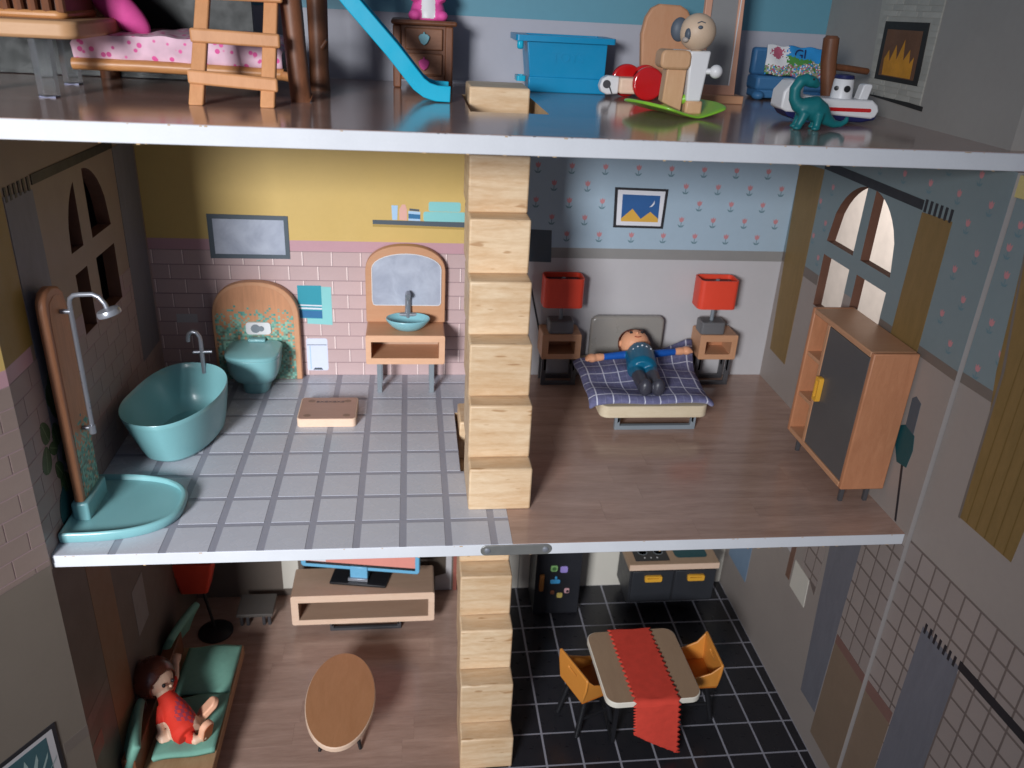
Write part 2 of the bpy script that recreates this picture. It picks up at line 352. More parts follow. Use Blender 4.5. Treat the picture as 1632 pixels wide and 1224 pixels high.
def arch(x0, x1, z0, zs, zt, n=18, flat=1.0):
    cx, w = (x0+x1)/2, (x1-x0)/2; return [(x0, z0), (x1, z0)]+[(cx+w*math.copysign(abs(math.cos(t))**flat, math.cos(t)), zs+(zt-zs)*abs(math.sin(t))**flat) for t in [math.pi*i/n for i in range(n+1)]]
def disc(cx, cz, r, n=20, ry=None): return [(cx+r*math.cos(2*math.pi*i/n), cz+(ry or r)*math.sin(2*math.pi*i/n)) for i in range(n)]
def lettering(text, size, mat, name, parent, M, depth=.004):
    cu = bpy.data.curves.new('t', 'FONT'); cu.body = text; cu.size = size; cu.extrude = depth; cu.align_x = 'CENTER'; cu.align_y = 'CENTER'
    o = bpy.data.objects.new('t', cu); COL.objects.link(o); dg = bpy.context.evaluated_depsgraph_get(); me = bpy.data.meshes.new_from_object(o.evaluated_get(dg)); bpy.data.objects.remove(o)
    me.transform(M)
    if parent: me.transform(MW[parent.name].inverted())
    me.materials.clear(); me.materials.append(mat); ob = bpy.data.objects.new(name, me); COL.objects.link(ob); ob.parent = parent; return ob

D = 8.95; G = -8.508; T = 8.687; XL, XR = -1.19, 17.633
# ================================================================== SURROUNDINGS
tag(MB().box(-60, 60, -40, 60, G-1.2, G-.9).build('room_floor', carpet), None, None, None, 'structure')
tag(MB().box(27, 28, -30, 60, G-.9, 50).build('room_wall', room_m), None, None, None, 'structure')
tag(MB().box(-4.6, -1.75, .5, 12, G-.9, T-.6).build('room_wall', room_d), None, None, None, 'structure')  # added dark box, no wall: blocks lamp light at the left window

# ================================================================== DOLLHOUSE
H = thing('dollhouse', 'large open dollhouse with printed walls and floors and white board edges', 'dollhouse', (8.2, 0, G-.3))
# --- floor boards
def slab_holes(x0, x1, z0, z1, y0, y1, hole):
    m = MB()
    hx0, hx1, hy0, hy1 = hole
    m.plate([[(x0, y0), (x1, y0), (x1, y1), (x0, y1)], [(hx0, hy0), (hx0, hy1), (hx1, hy1), (hx1, hy0)]], 'xy', z0, z1)
    for k, f in enumerate(m.f):
        if all(hx0-.01 < m.v[i].x < hx1+.01 and hy0-.01 < m.v[i].y < hy1+.01 for i in f): m.mi[k] = 1
    return m
HOLE = (7.42, 9.08, 3.1, 6.35)
mid = slab_holes(XL, XR, -.296, -.012, 0, D, HOLE).build('floor_board', [white_edge, raw_board], H, bev=.012)
topb = slab_holes(-6, 17.98, T-.341, T-.008, 0, D+.3, HOLE).build('floor_board', [white_edge, raw_board], H, bev=.014)
base = MB().box(XL, XR, 0, D, G-.3, G-.012).build('floor_board', [white_edge], H, bev=.012)
# chips along the front lip of the upper board
m = MB()
for i in range(46):
    x = random.uniform(6.4, 12.5) if i < 34 else random.uniform(-1, 17.7); w = random.uniform(.02, .1)
    m.box(x, x+w, -.004, .03, T-.01, T-.004)
m.build('board_chip', white_edge, H)['kind'] = 'stuff'
m = MB()
for i in range(70):
    x = random.uniform(-1, 17.4); w = random.uniform(.015, .07); h = random.uniform(.008, .022)
    zt = random.choice([T-.012, T-.335, -.02, -.29]); m.box(x, x+w, -.0025, .01, zt-h, zt)
m.build('edge_nick', raw_board, H)['kind'] = 'stuff'
# --- attic floor sheet (glossy print)
slab_holes(-6, 17.98, T-.008, T, .035, D, HOLE).build('attic_floor', [topfloor, raw_board], H, smooth=False)
# --- bathroom floor
BX = 8.4
def sheet_with_hole(x0, x1, z0, z1, side, mat, name):
    hx = HOLE[0] if side == 'r' else HOLE[1]
    if side == 'r': pts = [(x0, .006), (x1, .006), (x1, HOLE[2]), (hx, HOLE[2]), (hx, HOLE[3]), (x1, HOLE[3]), (x1, D), (x0, D)]
    else: pts = [(x0, .006), (x1, .006), (x1, D), (x0, D), (x0, HOLE[3]), (hx, HOLE[3]), (hx, HOLE[2]), (x0, HOLE[2])]
    return MB().plate(pts, 'xy', z0, z1).build(name, [mat], H, smooth=False)
bf = sheet_with_hole(XL, BX, -.012, -.006, 'r', lgrout, 'bathroom_floor')
ys = [.006]+[.9664+1.0478*j-0 for j in range(8)]+[D]
xs = [XL]+list(range(0, 9))+[BX]
for i in range(len(xs)-1):
    for j in range(len(ys)-1):
        gx, gy = .08, .068
        x0 = xs[i]+(gx if i else .01); x1 = xs[i+1]-(gx if i < len(xs)-2 else .004); y0 = ys[j]+(gy if j else 0); y1 = ys[j+1]-(gy if j < len(ys)-2 else .0)
        if x1-x0 < .08 or y1-y0 < .08: continue
        parts_ = []
        if x1 > HOLE[0] and y1 > HOLE[2] and y0 < HOLE[3]:
            if x0 < HOLE[0]-.05: x1 = HOLE[0]-.01
            else:
                if y0 < HOLE[2]-.1: y1 = HOLE[2]-.01
                elif y1 > HOLE[3]+.1: y0 = HOLE[3]+.01
                else: continue
        piece('floor_tile', (x1-x0, y1-y0, .008), ltile, bf, ((x0+x1)/2, (y0+y1)/2, -.003))
# --- bedroom and living room planks
def planks(x0, x1, z, y0, y1, rows, parent, hole=None):
    h = (y1-y0)/rows
    for j in range(rows):
        x = x0; k = 0
        off = random.uniform(1.5, 4.5)
        cuts = [x0]
        while x < x1-1.2:
            x = min(x1, x+(off if not k else random.uniform(3.4, 5.2))); k += 1
            if x1-x < 1.3: x = x1
            cuts.append(x)
        for a, b in zip(cuts[:-1], cuts[1:]):
            ya, yb = y0+j*h, y0+(j+1)*h
            if hole and yb > hole[2] and ya < hole[3]:
                if a < hole[1] and b > hole[1]+.1 and a <= hole[1]: a = max(a, hole[1]+.01) if a < hole[1] else a
                elif b <= hole[1]: continue
            piece('plank', (b-a-.003, h-.003, .008), plank, parent, ((a+b)/2, (ya+yb)/2, z-.003))
bw = sheet_with_hole(BX, XR, -.012, -.006, 'l', dk_edge, 'bedroom_floor'); planks(BX, XR, 0, .008, D, 11, bw, HOLE)
lf = MB().box(XL, 8.2, .006, D, G-.012, G-.006).build('living_room_floor', [dk_edge], H, smooth=False); planks(XL, 8.2, G, .008, D, 11, lf)
kf = MB().box(8.2, XR, .006, D, G-.012, G-.006).build('kitchen_floor', [kgrout], H, smooth=False)
KX, KY, KS, KA = 9.9356, 7.9382, 1.0535, 1.0535*1.0568
kxs = [8.2]+[KX+KS*i for i in range(-1, 8)]+[XR]; kys = [.006]+[KY-KA*j for j in range(7, -1, -1)]+[D]
for i in range(len(kxs)-1):
    for j in range(len(kys)-1):
        x0, x1, y0, y1 = kxs[i]+.032, kxs[i+1]-.032, kys[j]+.03, kys[j+1]-.03
        if x1-x0 > .06 and y1-y0 > .06: piece('floor_tile', (x1-x0, y1-y0, .008), ktile, kf, ((x0+x1)/2, (y0+y1)/2, G-.003))
# --- metal joining plate on the front of the middle board
bp = MB().plate(rrect(7.69, 9.27, -.272, -.015, .125), 'xz', -.035, -.002).build('joining_plate', chrome, H, bev=.008)
for x in (7.84, 9.13):
    o = MB().lathe((0, 0, 0), [(.07, 0), (.066, .018), (.03, .034)], 20).turn((0, 0, 0), rx=90).build('screw', silver, bp)
    o.location = Vector((x, -.035, -.145))
# --- back wall, one panel per room
def wall_panel(name, x0, x1, z0, z1, mat): return MB().box(x0, x1, D, D+.3, z0, z1).build(name, [mat], H, smooth=False)
def pr(parent, name, pts, mat, t=.006, y=D):   # flat print on the back wall
    return MB().plate(pts, 'xz', y-t, y-.0005).build(name, mat, parent, smooth=False)
ZB = T-.341
bath = wall_panel('bathroom_wall', XL, BX, -.012, ZB, brick_g)
pr(bath, 'ochre_panel', [(XL, 4.25), (BX, 4.25), (BX, ZB), (XL, ZB)], yellow, .006)
pr(bath, 'pink_band', [(XL, 3.935), (BX, 3.935), (BX, 4.25), (XL, 4.25)], pink, .008)
hl = MB()
for r in range(9):
    z1 = 3.93-.437*r; z0 = max(z1-.437, 0); off = 1.41 if r % 2 == 0 else 1.84
    x = off-.835*4
    while x < BX:
        a, b = max(x+.012, XL), min(x+.835-.022, BX)
        if b-a > .05 and z1-z0 > .05:
            piece('brick', (b-a, .012, z1-z0-.03), brick_m, bath, ((a+b)/2, D-.006, (z0+z1)/2-.004))
            if b < BX-.01: hl.box(b-.016, b+.012, D-.0135, D-.001, z0+.015, z1-.02)
        x += .835
hl.build('brick_highlight', brick_l, bath, smooth=False)['kind'] = 'stuff'
fm = pr(bath, 'printed_mirror_frame', [[(.50, 3.69), (2.72, 3.70), (2.72, 4.95), (.50, 4.97)], [(.64, 3.82), (.64, 4.84), (2.60, 4.83), (2.60, 3.82)]], grey_pr, .03)
pr(bath, 'mirror_foil', [(.64, 3.82), (2.60, 3.82), (2.60, 4.83), (.64, 4.84)], mirror_m, .02)
s = pr(bath, 'printed_shelf', [(5.1, 4.78), (7.78, 4.73), (7.78, 4.88), (5.1, 4.90)], grey_pr, .02)
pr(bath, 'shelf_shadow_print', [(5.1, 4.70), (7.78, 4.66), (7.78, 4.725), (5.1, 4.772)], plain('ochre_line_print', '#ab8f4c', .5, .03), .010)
pr(bath, 'printed_bottle', [(5.66, 4.91), (5.80, 4.91), (5.82, 5.33), (5.64, 5.33)], sky_pr, .012)
pr(bath, 'printed_bottle', [(5.86, 4.91), (6.08, 4.90), (6.08, 5.22), (6.03, 5.36), (5.94, 5.36), (5.86, 5.22)], salmon_pr, .012)
pr(bath, 'printed_jar', [(6.12, 4.90), (6.46, 4.89), (6.46, 5.16), (6.12, 5.18)], sky_pr, .012); pr(bath, 'printed_jar_band', [(6.12, 4.96), (6.46, 4.95), (6.46, 5.08), (6.12, 5.10)], navy_pr, .014); pr(bath, 'printed_jar_lid', [(6.15, 5.19), (6.43, 5.17), (6.43, 5.23), (6.15, 5.25)], grey_pr, .013)
pr(bath, 'printed_towel', rrect(6.55, 7.78, 4.885, 5.17, .06), teal_l, .012); pr(bath, 'printed_towel', rrect(6.70, 7.62, 5.18, 5.46, .06), teal_l, .012)
pr(bath, 'printed_hand_towel', [(3.1, 1.70), (3.84, 1.66), (3.84, 2.86), (3.1, 2.88)], teal_l, .014); pr(bath, 'printed_hand_towel', [(2.86, 1.88), (3.55, 1.86), (3.55, 2.90), (2.86, 2.90)], teal_pr, .018)
pr(bath, 'towel_stripe', [(2.86, 1.90), (3.55, 1.88), (3.55, 2.11), (2.86, 2.13)], navy_pr, .021); pr(bath, 'towel_stripe', [(2.86, 2.17), (3.55, 2.15), (3.55, 2.20), (2.86, 2.22)], white_pr, .021); pr(bath, 'towel_stripe', [(2.86, 2.27), (3.55, 2.25), (3.55, 2.29), (2.86, 2.31)], white_pr, .021)
pr(bath, 'printed_bin', rrect(3.03, 3.66, .16, 1.22, .07), pale_pr, .014); pr(bath, 'bin_lid_line', [(3.05, 1.0), (3.64, 1.0), (3.64, 1.02), (3.05, 1.02)], grey_pr, .017); pr(bath, 'bin_pedal', [(3.2, .18), (3.5, .18), (3.45, .25), (3.25, .25)], grey_pr, .017); pr(bath, 'bin_shade_line', [(3.12, .2), (3.15, .2), (3.15, .98), (3.12, .98)], sky_pr, .017)
pr(bath, 'printed_socket', [(-.66, 1.71), (-.06, 1.71), (-.06, 1.98), (-.66, 1.98)], bed_grey, .014)
# bedroom wall
bedw = wall_panel('bedroom_wall', BX, XR, -.012, ZB, bed_grey)
pr(bedw, 'wallpaper_panel', [(BX, 4.18), (XR, 4.18), (XR, ZB), (BX, ZB)], bed_blue, .005); pr(bedw, 'dado_band', [(BX, 3.86), (XR, 3.86), (XR, 4.18), (BX, 4.18)], dado_m, .007)
def tulip(m, P, k=1.0):
    """P(u, v) puts print coordinates on a wall"""
    def poly(pts, mi): n = len(pts); m.add([P(u*k, v*k) for u, v in pts], [tuple(range(n))], mi)
    poly([(-.075, .02), (-.03, -.03), (.03, -.03), (.075, .02), (.085, .14), (.04, .09), (0, .16), (-.04, .09), (-.085, .14)], 0)
    poly([(-.012, -.03), (-.012, -.2), (.012, -.2), (.012, -.03)], 1); poly([(0, -.21), (.06, -.2), (.12, -.11), (.03, -.15)], 1); poly([(0, -.21), (-.03, -.15), (-.12, -.11), (-.06, -.2)], 1)
m = MB()
for j in range(8):
    for i in range(-2, 8):
        x = 10.79+.985*i+(.5 if j % 2 else 0); z = 4.56+.497*j
        if x < XR-.1 and x > BX+.1 and not (12.05 < x < 13.8 and 4.8 < z < 6.1): tulip(m, lambda u, v: (x+u, D-.0065, z+v), .9)
m.build('tulip_print', [red_pr, green_pr], bedw, smooth=False)['kind'] = 'stuff'
pf = pr(bedw, 'printed_picture_frame', [[(12.17, 4.83), (13.70, 4.82), (13.72, 6.0), (12.11, 6.02)], [(12.25, 4.90), (12.2, 5.95), (13.64, 5.93), (13.62, 4.89)]], rod_m, .024)
pr(bedw, 'picture_mount', [(12.25, 4.90), (13.62, 4.89), (13.64, 5.93), (12.2, 5.95)], white_pr, .012); pr(bedw, 'picture_night_sky', [(12.39, 5.02), (13.52, 5.01), (13.5, 5.80), (12.36, 5.82)], night_pr, .015)
pr(bedw, 'picture_dunes', [(12.39, 5.02), (13.52, 5.01), (13.51, 5.12), (13.25, 5.32), (12.98, 5.1), (12.7, 5.4), (12.38, 5.1)], sand_pr, .018)
pr(bedw, 'picture_moon', [(13.2, 5.46), (13.29, 5.48), (13.35, 5.56), (13.34, 5.66), (13.31, 5.58), (13.26, 5.51)], white_pr, .018)
pr(bedw, 'printed_panel', [(9.6, 3.74), (10.38, 3.72), (10.33, 4.70), (9.6, 4.72)], grey_pr, .012)
pr(bedw, 'printed_cord', [(9.75, 3.1), (9.8, 3.1), (10.24, 1.3), (10.18, 1.3)], rod_m, .012)
# living room and kitchen back walls
livw = wall_panel('living_room_wall', XL, 7.8, G-.012, -.296, living_w)
kitw = wall_panel('kitchen_wall', 7.84, XR, G-.012, -.296, cream_w)
pr(livw, 'printed_door_post', [(7.66, G), (7.79, G), (7.79, -.3), (7.66, -.3)], plain('brick_red_print', '#9b5b50', .5, .06), .012)
pr(livw, 'printed_pale_strip', [(1.75, G+.3), (2.3, G+.3), (2.3, -.3), (1.75, -.3)], cream_w, .008); pr(livw, 'printed_pale_strip', [(7.02, G+.02), (7.6, G+.02), (7.6, -.3), (7.02, -.3)], bed_grey, .008); pr(livw, 'printed_dark_panel', [(6.75, G+.55), (7.4, G+.75), (7.4, -.3), (6.75, -.3)], plain('umber_print', '#4d443c', .5, .1), .010)
pr(kitw, 'printed_door_line', [(10.0, G), (10.03, G), (10.03, -.3), (10.0, -.3)], dado_m, .006)
# attic back wall
attw = MB().box(-6, XR, D, D+.3, T, T+9).build('attic_wall', [attic_g], H, smooth=False)
pr(attw, 'teal_panel', [(-6, T+1.69), (XR, T+1.69), (XR, T+9), (-6, T+9)], attic_t, .006)
pr(attw, 'skirting_band', [(-6, T+.002), (XR, T+.002), (XR, T+.12), (-6, T+.12)], attic_g, .012)
# --- side walls with arched window holes
def window_holes(y0, y1, m0, m1, zb, zc0, zc1, zs, zt):
    cy, w = (y0+y1)/2, (y1-y0)/2; cw = lambda y: zs+(zt-zs)*math.sqrt(max(0, 1-((y-cy)/w)**2))
    L = [(y0, zc1)]+[(m0, zc1)]+[(m0-(m0-y0)*i/9, cw(m0-(m0-y0)*i/9)) for i in range(10)]
    Rr = [(m1, zc1), (y1, zc1)]+[(y1-(y1-m1)*i/9, cw(y1-(y1-m1)*i/9)) for i in range(10)]
    return [L, Rr, [(y0, zb), (m0, zb), (m0, zc0), (y0, zc0)], [(m1, zb), (y1, zb), (y1, zc0), (m1, zc0)]]
def side_wall(name, x0, x1, holes, zmin, zmax, mats):
    m = MB().plate([[(-.1, zmin), (D+.3, zmin), (D+.3, zmax), (-.1, zmax)]]+holes, 'yz', x0, x1)
    for k in range(len(m.f)):
        ps = [m.v[i] for i in m.f[k]]; xx = {round(p.x, 3) for p in ps}
        if len(xx) > 1: m.mi[k] = 2 if max(p.y for p in ps) < -.05 else 1
    return m.build(name, mats, H, smooth=False)
RWH = window_holes(3.12, 6.46, 4.58, 4.98, 3.35, 4.84, 5.22, 5.25, 7.02)
LWH = window_holes(3.72, 6.36, 4.45, 5.05, 3.4, 4.82, 5.30, 5.3, 6.9)
rwall = side_wall('side_wall', XR, XR+.25, RWH, G-.3, T-.341, [rw_grey, dk_edge, back_paint])
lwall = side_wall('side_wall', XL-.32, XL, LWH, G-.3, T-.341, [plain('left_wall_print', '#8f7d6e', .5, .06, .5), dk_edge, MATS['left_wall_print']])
atr = MB().box(XR, XR+.32, .3, D+.3, T, T+9).build('attic_side_wall', attic_r, H, smooth=False)
MB().box(-6.3, -6, .3, D+.3, T, T+9).build('attic_side_wall', attic_r, H, smooth=False)
def pw(parent, name, loops, mat, side, t=.006):      # print on a side wall
    a, b = (XR-t, XR-.0005) if side > 0 else (XL+.0005, XL+t); return MB().plate(loops, 'yz', a, b).build(name, mat, parent, smooth=False)
# right wall, bedroom: wallpaper, dado, rod, curtains, tulips, guitar
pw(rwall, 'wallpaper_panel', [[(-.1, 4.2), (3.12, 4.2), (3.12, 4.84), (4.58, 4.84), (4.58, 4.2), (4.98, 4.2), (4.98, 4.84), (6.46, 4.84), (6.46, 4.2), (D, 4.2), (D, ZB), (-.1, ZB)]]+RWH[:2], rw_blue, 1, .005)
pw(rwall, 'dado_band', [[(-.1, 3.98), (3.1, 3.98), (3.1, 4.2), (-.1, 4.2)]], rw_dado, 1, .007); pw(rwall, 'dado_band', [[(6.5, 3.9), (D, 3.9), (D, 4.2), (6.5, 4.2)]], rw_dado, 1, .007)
pw(rwall, 'curtain_rod', [(2.55, 7.0), (7.4, 7.0), (7.4, 7.22), (2.55, 7.22)], rod_m, 1, .02)
pw(rwall, 'curtain', [(1.33, 1.4), (2.5, 1.4), (2.52, 6.96), (1.4, 7.02)], curtain_m, 1, .014); pw(rwall, 'curtain', [(7.4, 1.05), (8.55, 1.1), (8.95, 6.9), (7.4, 6.98)], curtain_m, 1, .014)
for i in range(6): pw(rwall, 'curtain_ring', [(1.45+.19*i, 6.98), (1.53+.19*i, 6.98), (1.53+.19*i, 7.26), (1.45+.19*i, 7.26)], rod_m, 1, .02)
m = MB()
for j in range(8):
    for i in range(-1, 18):
        y = .37+.53*i; z = 4.6+.495*j
        if (i+j) % 2 == 0 and 0 < y < 8.8 and z < 8.1 and not (1.3 < y < 2.6 and z < 7.3) and not (7.3 < y) and not (2.5 < y < 7.4 and 6.8 < z < 7.35) and not (3.0 < y < 6.55 and z < 7.0): tulip(m, lambda u, v: (XR-.0065, y-u, z+v), .9)
m.build('tulip_print', [red_pr, green_pr], rwall, smooth=False)['kind'] = 'stuff'
pw(rwall, 'printed_guitar', [(.62, 1.42), (1.0, 1.36), (1.25, 1.75), (1.26, 2.2), (1.06, 2.32), (.65, 2.24), (.56, 1.9)], pot_pr, 1, .012); pw(rwall, 'printed_guitar_neck', [(.70, 2.2), (1.04, 2.25), (1.08, 3.0), (.96, 3.1), (.74, 3.02)], grey_pr, 1, .011); pw(rwall, 'printed_guitar_stand', [(.42, .05), (.49, .05), (.82, 1.4), (.74, 1.4)], rod_m, 1, .010)
# right wall, kitchen: small tiles, grey curtain, boards
kt = pw(rwall, 'tiled_panel', [(-.1, -4.25), (1.45, -4.25), (1.45, -.3), (-.1, -.3)], ptile_g, 1, .005)
def tilepanel(parent, put, u0, u1, z0, z1, pu, pz, ou, oz, skip=None):
    i0, i1 = math.floor((u0-ou)/pu)-1, math.ceil((u1-ou)/pu)+1
    j0, j1 = math.floor((z0-oz)/pz)-1, math.ceil((z1-oz)/pz)+1
    for i in range(i0, i1):
        for j in range(j0, j1):
            a, b = max(u0, ou+i*pu+.028), min(u1, ou+(i+1)*pu-.028); c, d = max(z0, oz+j*pz+.032), min(z1, oz+(j+1)*pz-.032)
            if b-a > .06 and d-c > .06 and not (skip and skip((a+b)/2, (c+d)/2)): put(parent, a, b, c, d)
tilepanel(kt, lambda p, a, b, c, d: piece('wall_tile', (.01, b-a, d-c), ptile, p, (XR-.006, (a+b)/2, (c+d)/2)), -.1, 1.45, -4.25, -.31, .5, .6, -.26, -.08)
kt2 = pw(rwall, 'tiled_panel', [(2.9, -4.2), (3.9, -3.6), (3.9, -.3), (2.9, -.3)], ptile_g, 1, .005)
tilepanel(kt2, lambda p, a, b, c, d: piece('wall_tile', (.01, b-a, d-c), ptile, p, (XR-.006, (a+b)/2, (c+d)/2)), 2.9, 3.9, -3.9, -.31, .5, .6, -.26, -.08)
pw(rwall, 'slate_curtain', [(1.45, -7.2), (2.35, -7.25), (2.9, -.3), (1.42, -.3)], curtain_b, 1, .012); pw(rwall, 'printed_cutting_board', [(3.24, -4.92), (4.22, -4.9), (4.22, -3.95), (3.3, -3.98)], cream_w, 1, .02); pw(rwall, 'printed_cutting_board', [(4.6, -3.95), (5.4, -3.9), (5.4, -.3), (4.6, -.3)], bed_grey, 1, .02)
pw(rwall, 'printed_cupboard', [(-.1, -7.9), (1.4, -7.9), (1.4, -4.55), (-.1, -4.55)], plain('brown_cupboard_print', '#83705f', .5, .06), 1, .010); pw(rwall, 'printed_worktop', [(-.1, -4.55), (1.4, -4.55), (1.4, -4.27), (-.1, -4.27)], plain('russet_print', '#7f6058', .5, .06), 1, .012)
pw(rwall, 'blue_curtain', [(7.0, -7.0), (8.6, -7.0), (8.6, -.3), (7.0, -.3)], plain('faded_blue_print', '#7d93ab', .5, .06), 1, .012)
pw(rwall, 'printed_bottle', [(4.35, -4.8), (4.6, -4.8), (4.6, -3.2), (4.35, -3.2)], plain('brown_glass_print', '#75574a', .5, .1), 1, .014)
# fireplace print on the attic side wall
fpx = lambda n, pts, mat, t: MB().plate(pts, 'yz', XR-t, XR-.0005).build(n, mat, atr, smooth=False)
fp = fpx('fireplace', [(3.62, T+.42), (6.02, T+.42), (6.3, T+2.75), (3.62, T+2.75)], stone_m, .008)
def stone(y0, y1, z0, z1): piece('stone', (.012, round(y1-y0-.016, 3), round(z1-z0-.016, 3)), stone_m, atr, (XR-.014, (y0+y1)/2, T+(z0+z1)/2))
for j in range(18):
    z0 = .44+.128*j; sh_k = .06*(j % 3)
    if z0+.128 < .84 or z0 > 2.12:
        cuts = [3.63, 4.1+sh_k*2, 4.7-sh_k, 5.2+sh_k, 5.7-sh_k*2, 6.08]
        for a, b in zip(cuts[:-1], cuts[1:]): stone(a, b, z0, z0+.128)
    else: stone(3.63, 3.91, z0, z0+.128); stone(5.85, 6.08, z0, z0+.128)
fpx('fireplace_opening', [(3.9, T+.82), (5.82, T+.82), (5.86, T+2.12), (4.0, T+2.14)], char_m, .03); fpx('fireplace_glow', [(4.1, T+.92), (5.66, T+.92), (5.68, T+1.95), (4.16, T+1.96)], glow_m, .034)
fpx('fireplace_flame', [(4.25, T+.94), (5.5, T+.94), (5.55, T+1.3), (5.4, T+1.5), (5.3, T+1.25), (5.12, T+1.62), (5.0, T+1.3), (4.8, T+1.75), (4.7, T+1.3), (4.5, T+1.55), (4.42, T+1.25), (4.28, T+1.4)], flame_m, .038); fpx('hearth_line', [(3.5, T+.32), (5.95, T+.42), (5.95, T+.52), (3.5, T+.42)], char_m, .02)
# left wall prints
def brick_rows(put, u0, u1, zt, rows, u_off, p=.835, h=.437, zmin=0):
    for r in range(rows):
        z1 = zt-h*r; z0 = max(z1-h, zmin)
        if z1-z0 < .08: continue
        u = u_off-(0 if r % 2 else p/2)-p*12
        while u < u1:
            a, b = max(u+.014, u0), min(u+p-.014, u1)
            if b-a > .06: put(a, b, z0+.016, z1-.016)
            u += p
lbr = pw(lwall, 'brick_panel', [(-.1, .0), (D, .0), (D, 3.93), (6.36, 3.93), (6.36, 3.4), (5.05, 3.4), (5.05, 3.93), (4.45, 3.93), (4.45, 3.4), (3.72, 3.4), (3.72, 3.93), (-.1, 3.93)], brick_g, -1, .004)
def lput(a, b, z0, z1):
    if z1 > 3.38 and b > 3.7 and a < 6.4:
        if z0 < 3.38: z1 = 3.37
        else: return
    piece('brick', (.008, b-a, z1-z0), plain_lb, lbr, (XL+.006, (a+b)/2, (z0+z1)/2))
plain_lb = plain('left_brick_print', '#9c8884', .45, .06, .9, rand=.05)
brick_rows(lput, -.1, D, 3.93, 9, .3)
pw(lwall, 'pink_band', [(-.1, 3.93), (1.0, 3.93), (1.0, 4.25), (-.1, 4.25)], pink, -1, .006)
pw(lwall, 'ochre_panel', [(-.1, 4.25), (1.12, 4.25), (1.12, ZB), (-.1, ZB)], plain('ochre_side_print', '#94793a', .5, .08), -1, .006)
pw(lwall, 'slate_curtain', [(1.16, 1.2), (2.5, 1.2), (2.4, 7.0), (1.16, 7.12)], curtain_b, -1, .012); pw(lwall, 'slate_curtain', [(7.2, 1.2), (8.8, 1.2), (8.8, 7.0), (7.2, 7.0)], curtain_b, -1, .012)
pw(lwall, 'curtain_rod', [(2.42, 7.08), (7.2, 7.0), (7.2, 7.2), (2.42, 7.28)], rod_m, -1, .02)
for i in range(6): pw(lwall, 'curtain_ring', [(1.22+.2*i, 7.0), (1.31+.2*i, 7.0), (1.31+.2*i, 7.27), (1.22+.2*i, 7.27)], rod_m, -1, .018)
leaf_vein = plain('pale_vein_print', '#6f7f5c', .55, .1)
for i, (y, z, r, a) in enumerate([(.84, 2.42, .2, 20), (.68, 1.86, .22, -15), (1.5, 2.7, .22, 40), (1.3, 2.15, .2, 10), (1.62, 1.62, .22, -30), (1.12, 1.4, .17, 30), (1.35, 3.02, .18, 5), (1.85, 2.3, .22, -40), (1.95, 1.25, .2, 35), (1.05, 1.95, .15, 60), (1.55, 3.3, .17, -20), (1.3, 1.0, .18, 10)]):
    ca, sa = math.cos(R(a)), math.sin(R(a)); q = lambda u, v: (y+u*ca-v*sa, z+u*sa+v*ca)
    lf_ = pw(lwall, 'printed_leaf', [q(r*math.cos(t)*(1-.25*math.sin(t)), r*1.35*math.sin(t)) for t in [2*math.pi*k/16 for k in range(16)]], plant_pr, -1, .012+.001*i)
    pw(lwall, 'printed_vein', [q(-.012, -r*1.2), q(.012, -r*1.2), q(.008, r*1.15), q(-.008, r*1.15)], leaf_vein, -1, .0125+.001*i)
pw(lwall, 'printed_stem', [(1.02, .8), (1.3, .8), (1.5, 2.8), (1.3, 2.8)], plant_pr, -1, .011); pw(lwall, 'printed_pot', disc(1.25, .45, .5, 20, .55), pot_pr, -1, .02)
pw(lwall, 'living_room_print', [(-.1, G), (D, G), (D, -.3), (-.1, -.3)], living_w, -1, .004)
pw(lwall, 'printed_post', [(1.35, G), (2.6, G), (2.6, -.3), (1.35, -.3)], plain('tan_print', '#8a6b4e', .5, .06), -1, .009); pw(lwall, 'dado_band', [(-.1, G+3.6), (1.33, G+3.6), (1.33, G+3.95), (-.1, G+3.95)], rw_dado, -1, .009); pw(lwall, 'russet_print', [(-.1, G+2.6), (.5, G+2.6), (.5, G+3.1), (-.1, G+3.1)], plain('brick_side_print', '#8c5349', .5, .06), -1, .009)
pw(lwall, 'printed_frame', [(3.6, G+3.1), (4.5, G+3.1), (4.5, G+4.6), (3.6, G+4.6)], dado_m, -1, .012)
# --- doors, swung open on the front edges of the side walls
def door(name, hx, hy, ang, sign, width, z0, z1, th, mats):
    d = Vector((sign*math.sin(R(ang)), -math.cos(R(ang)), 0)); n = Vector((-sign*math.cos(R(ang)), -math.sin(R(ang)), 0)) if sign > 0 else Vector((math.cos(R(ang)), -math.sin(R(ang)), 0))
    P = lambda u, z, k=0.0: Vector((hx, hy, 0))+d*u+n*k+Vector((0, 0, z))
    def panel(nm, pts, mat, k0, k1, parent, mis=None):
        m = MB(); q = len(pts); vs = [P(u, z, k0) for u, z in pts]+[P(u, z, k1) for u, z in pts]
        m.add(vs, [tuple(range(q)), tuple(range(2*q-1, q-1, -1))]+[(i, (i+1) % q, (i+1) % q+q, i+q) for i in range(q)]); return m.build(nm, mat, parent, smooth=False)
    o = panel(name, [(0, z0), (width, z0), (width, z1), (0, z1)], mats, -th, 0, H)
    rz = math.degrees(math.atan2(d.y, d.x))
    def print_(nm, pts, mat, t=.006): return panel(nm, pts, mat, .0005, t, o)
    def put(nm, mat, parent, a, b, c, e, t=.012): return piece(nm, (b-a, .012, e-c), mat, parent, P((a+b)/2, (c+e)/2, .005), rz)
    return o, print_, put, P
ld, lp, lput2, LP_ = door('door', XL+.012, -.115, 32, -1, 9.2, G-.3, T-.35, .3, plain('left_door_print', '#786e64', .5, .06, .5))
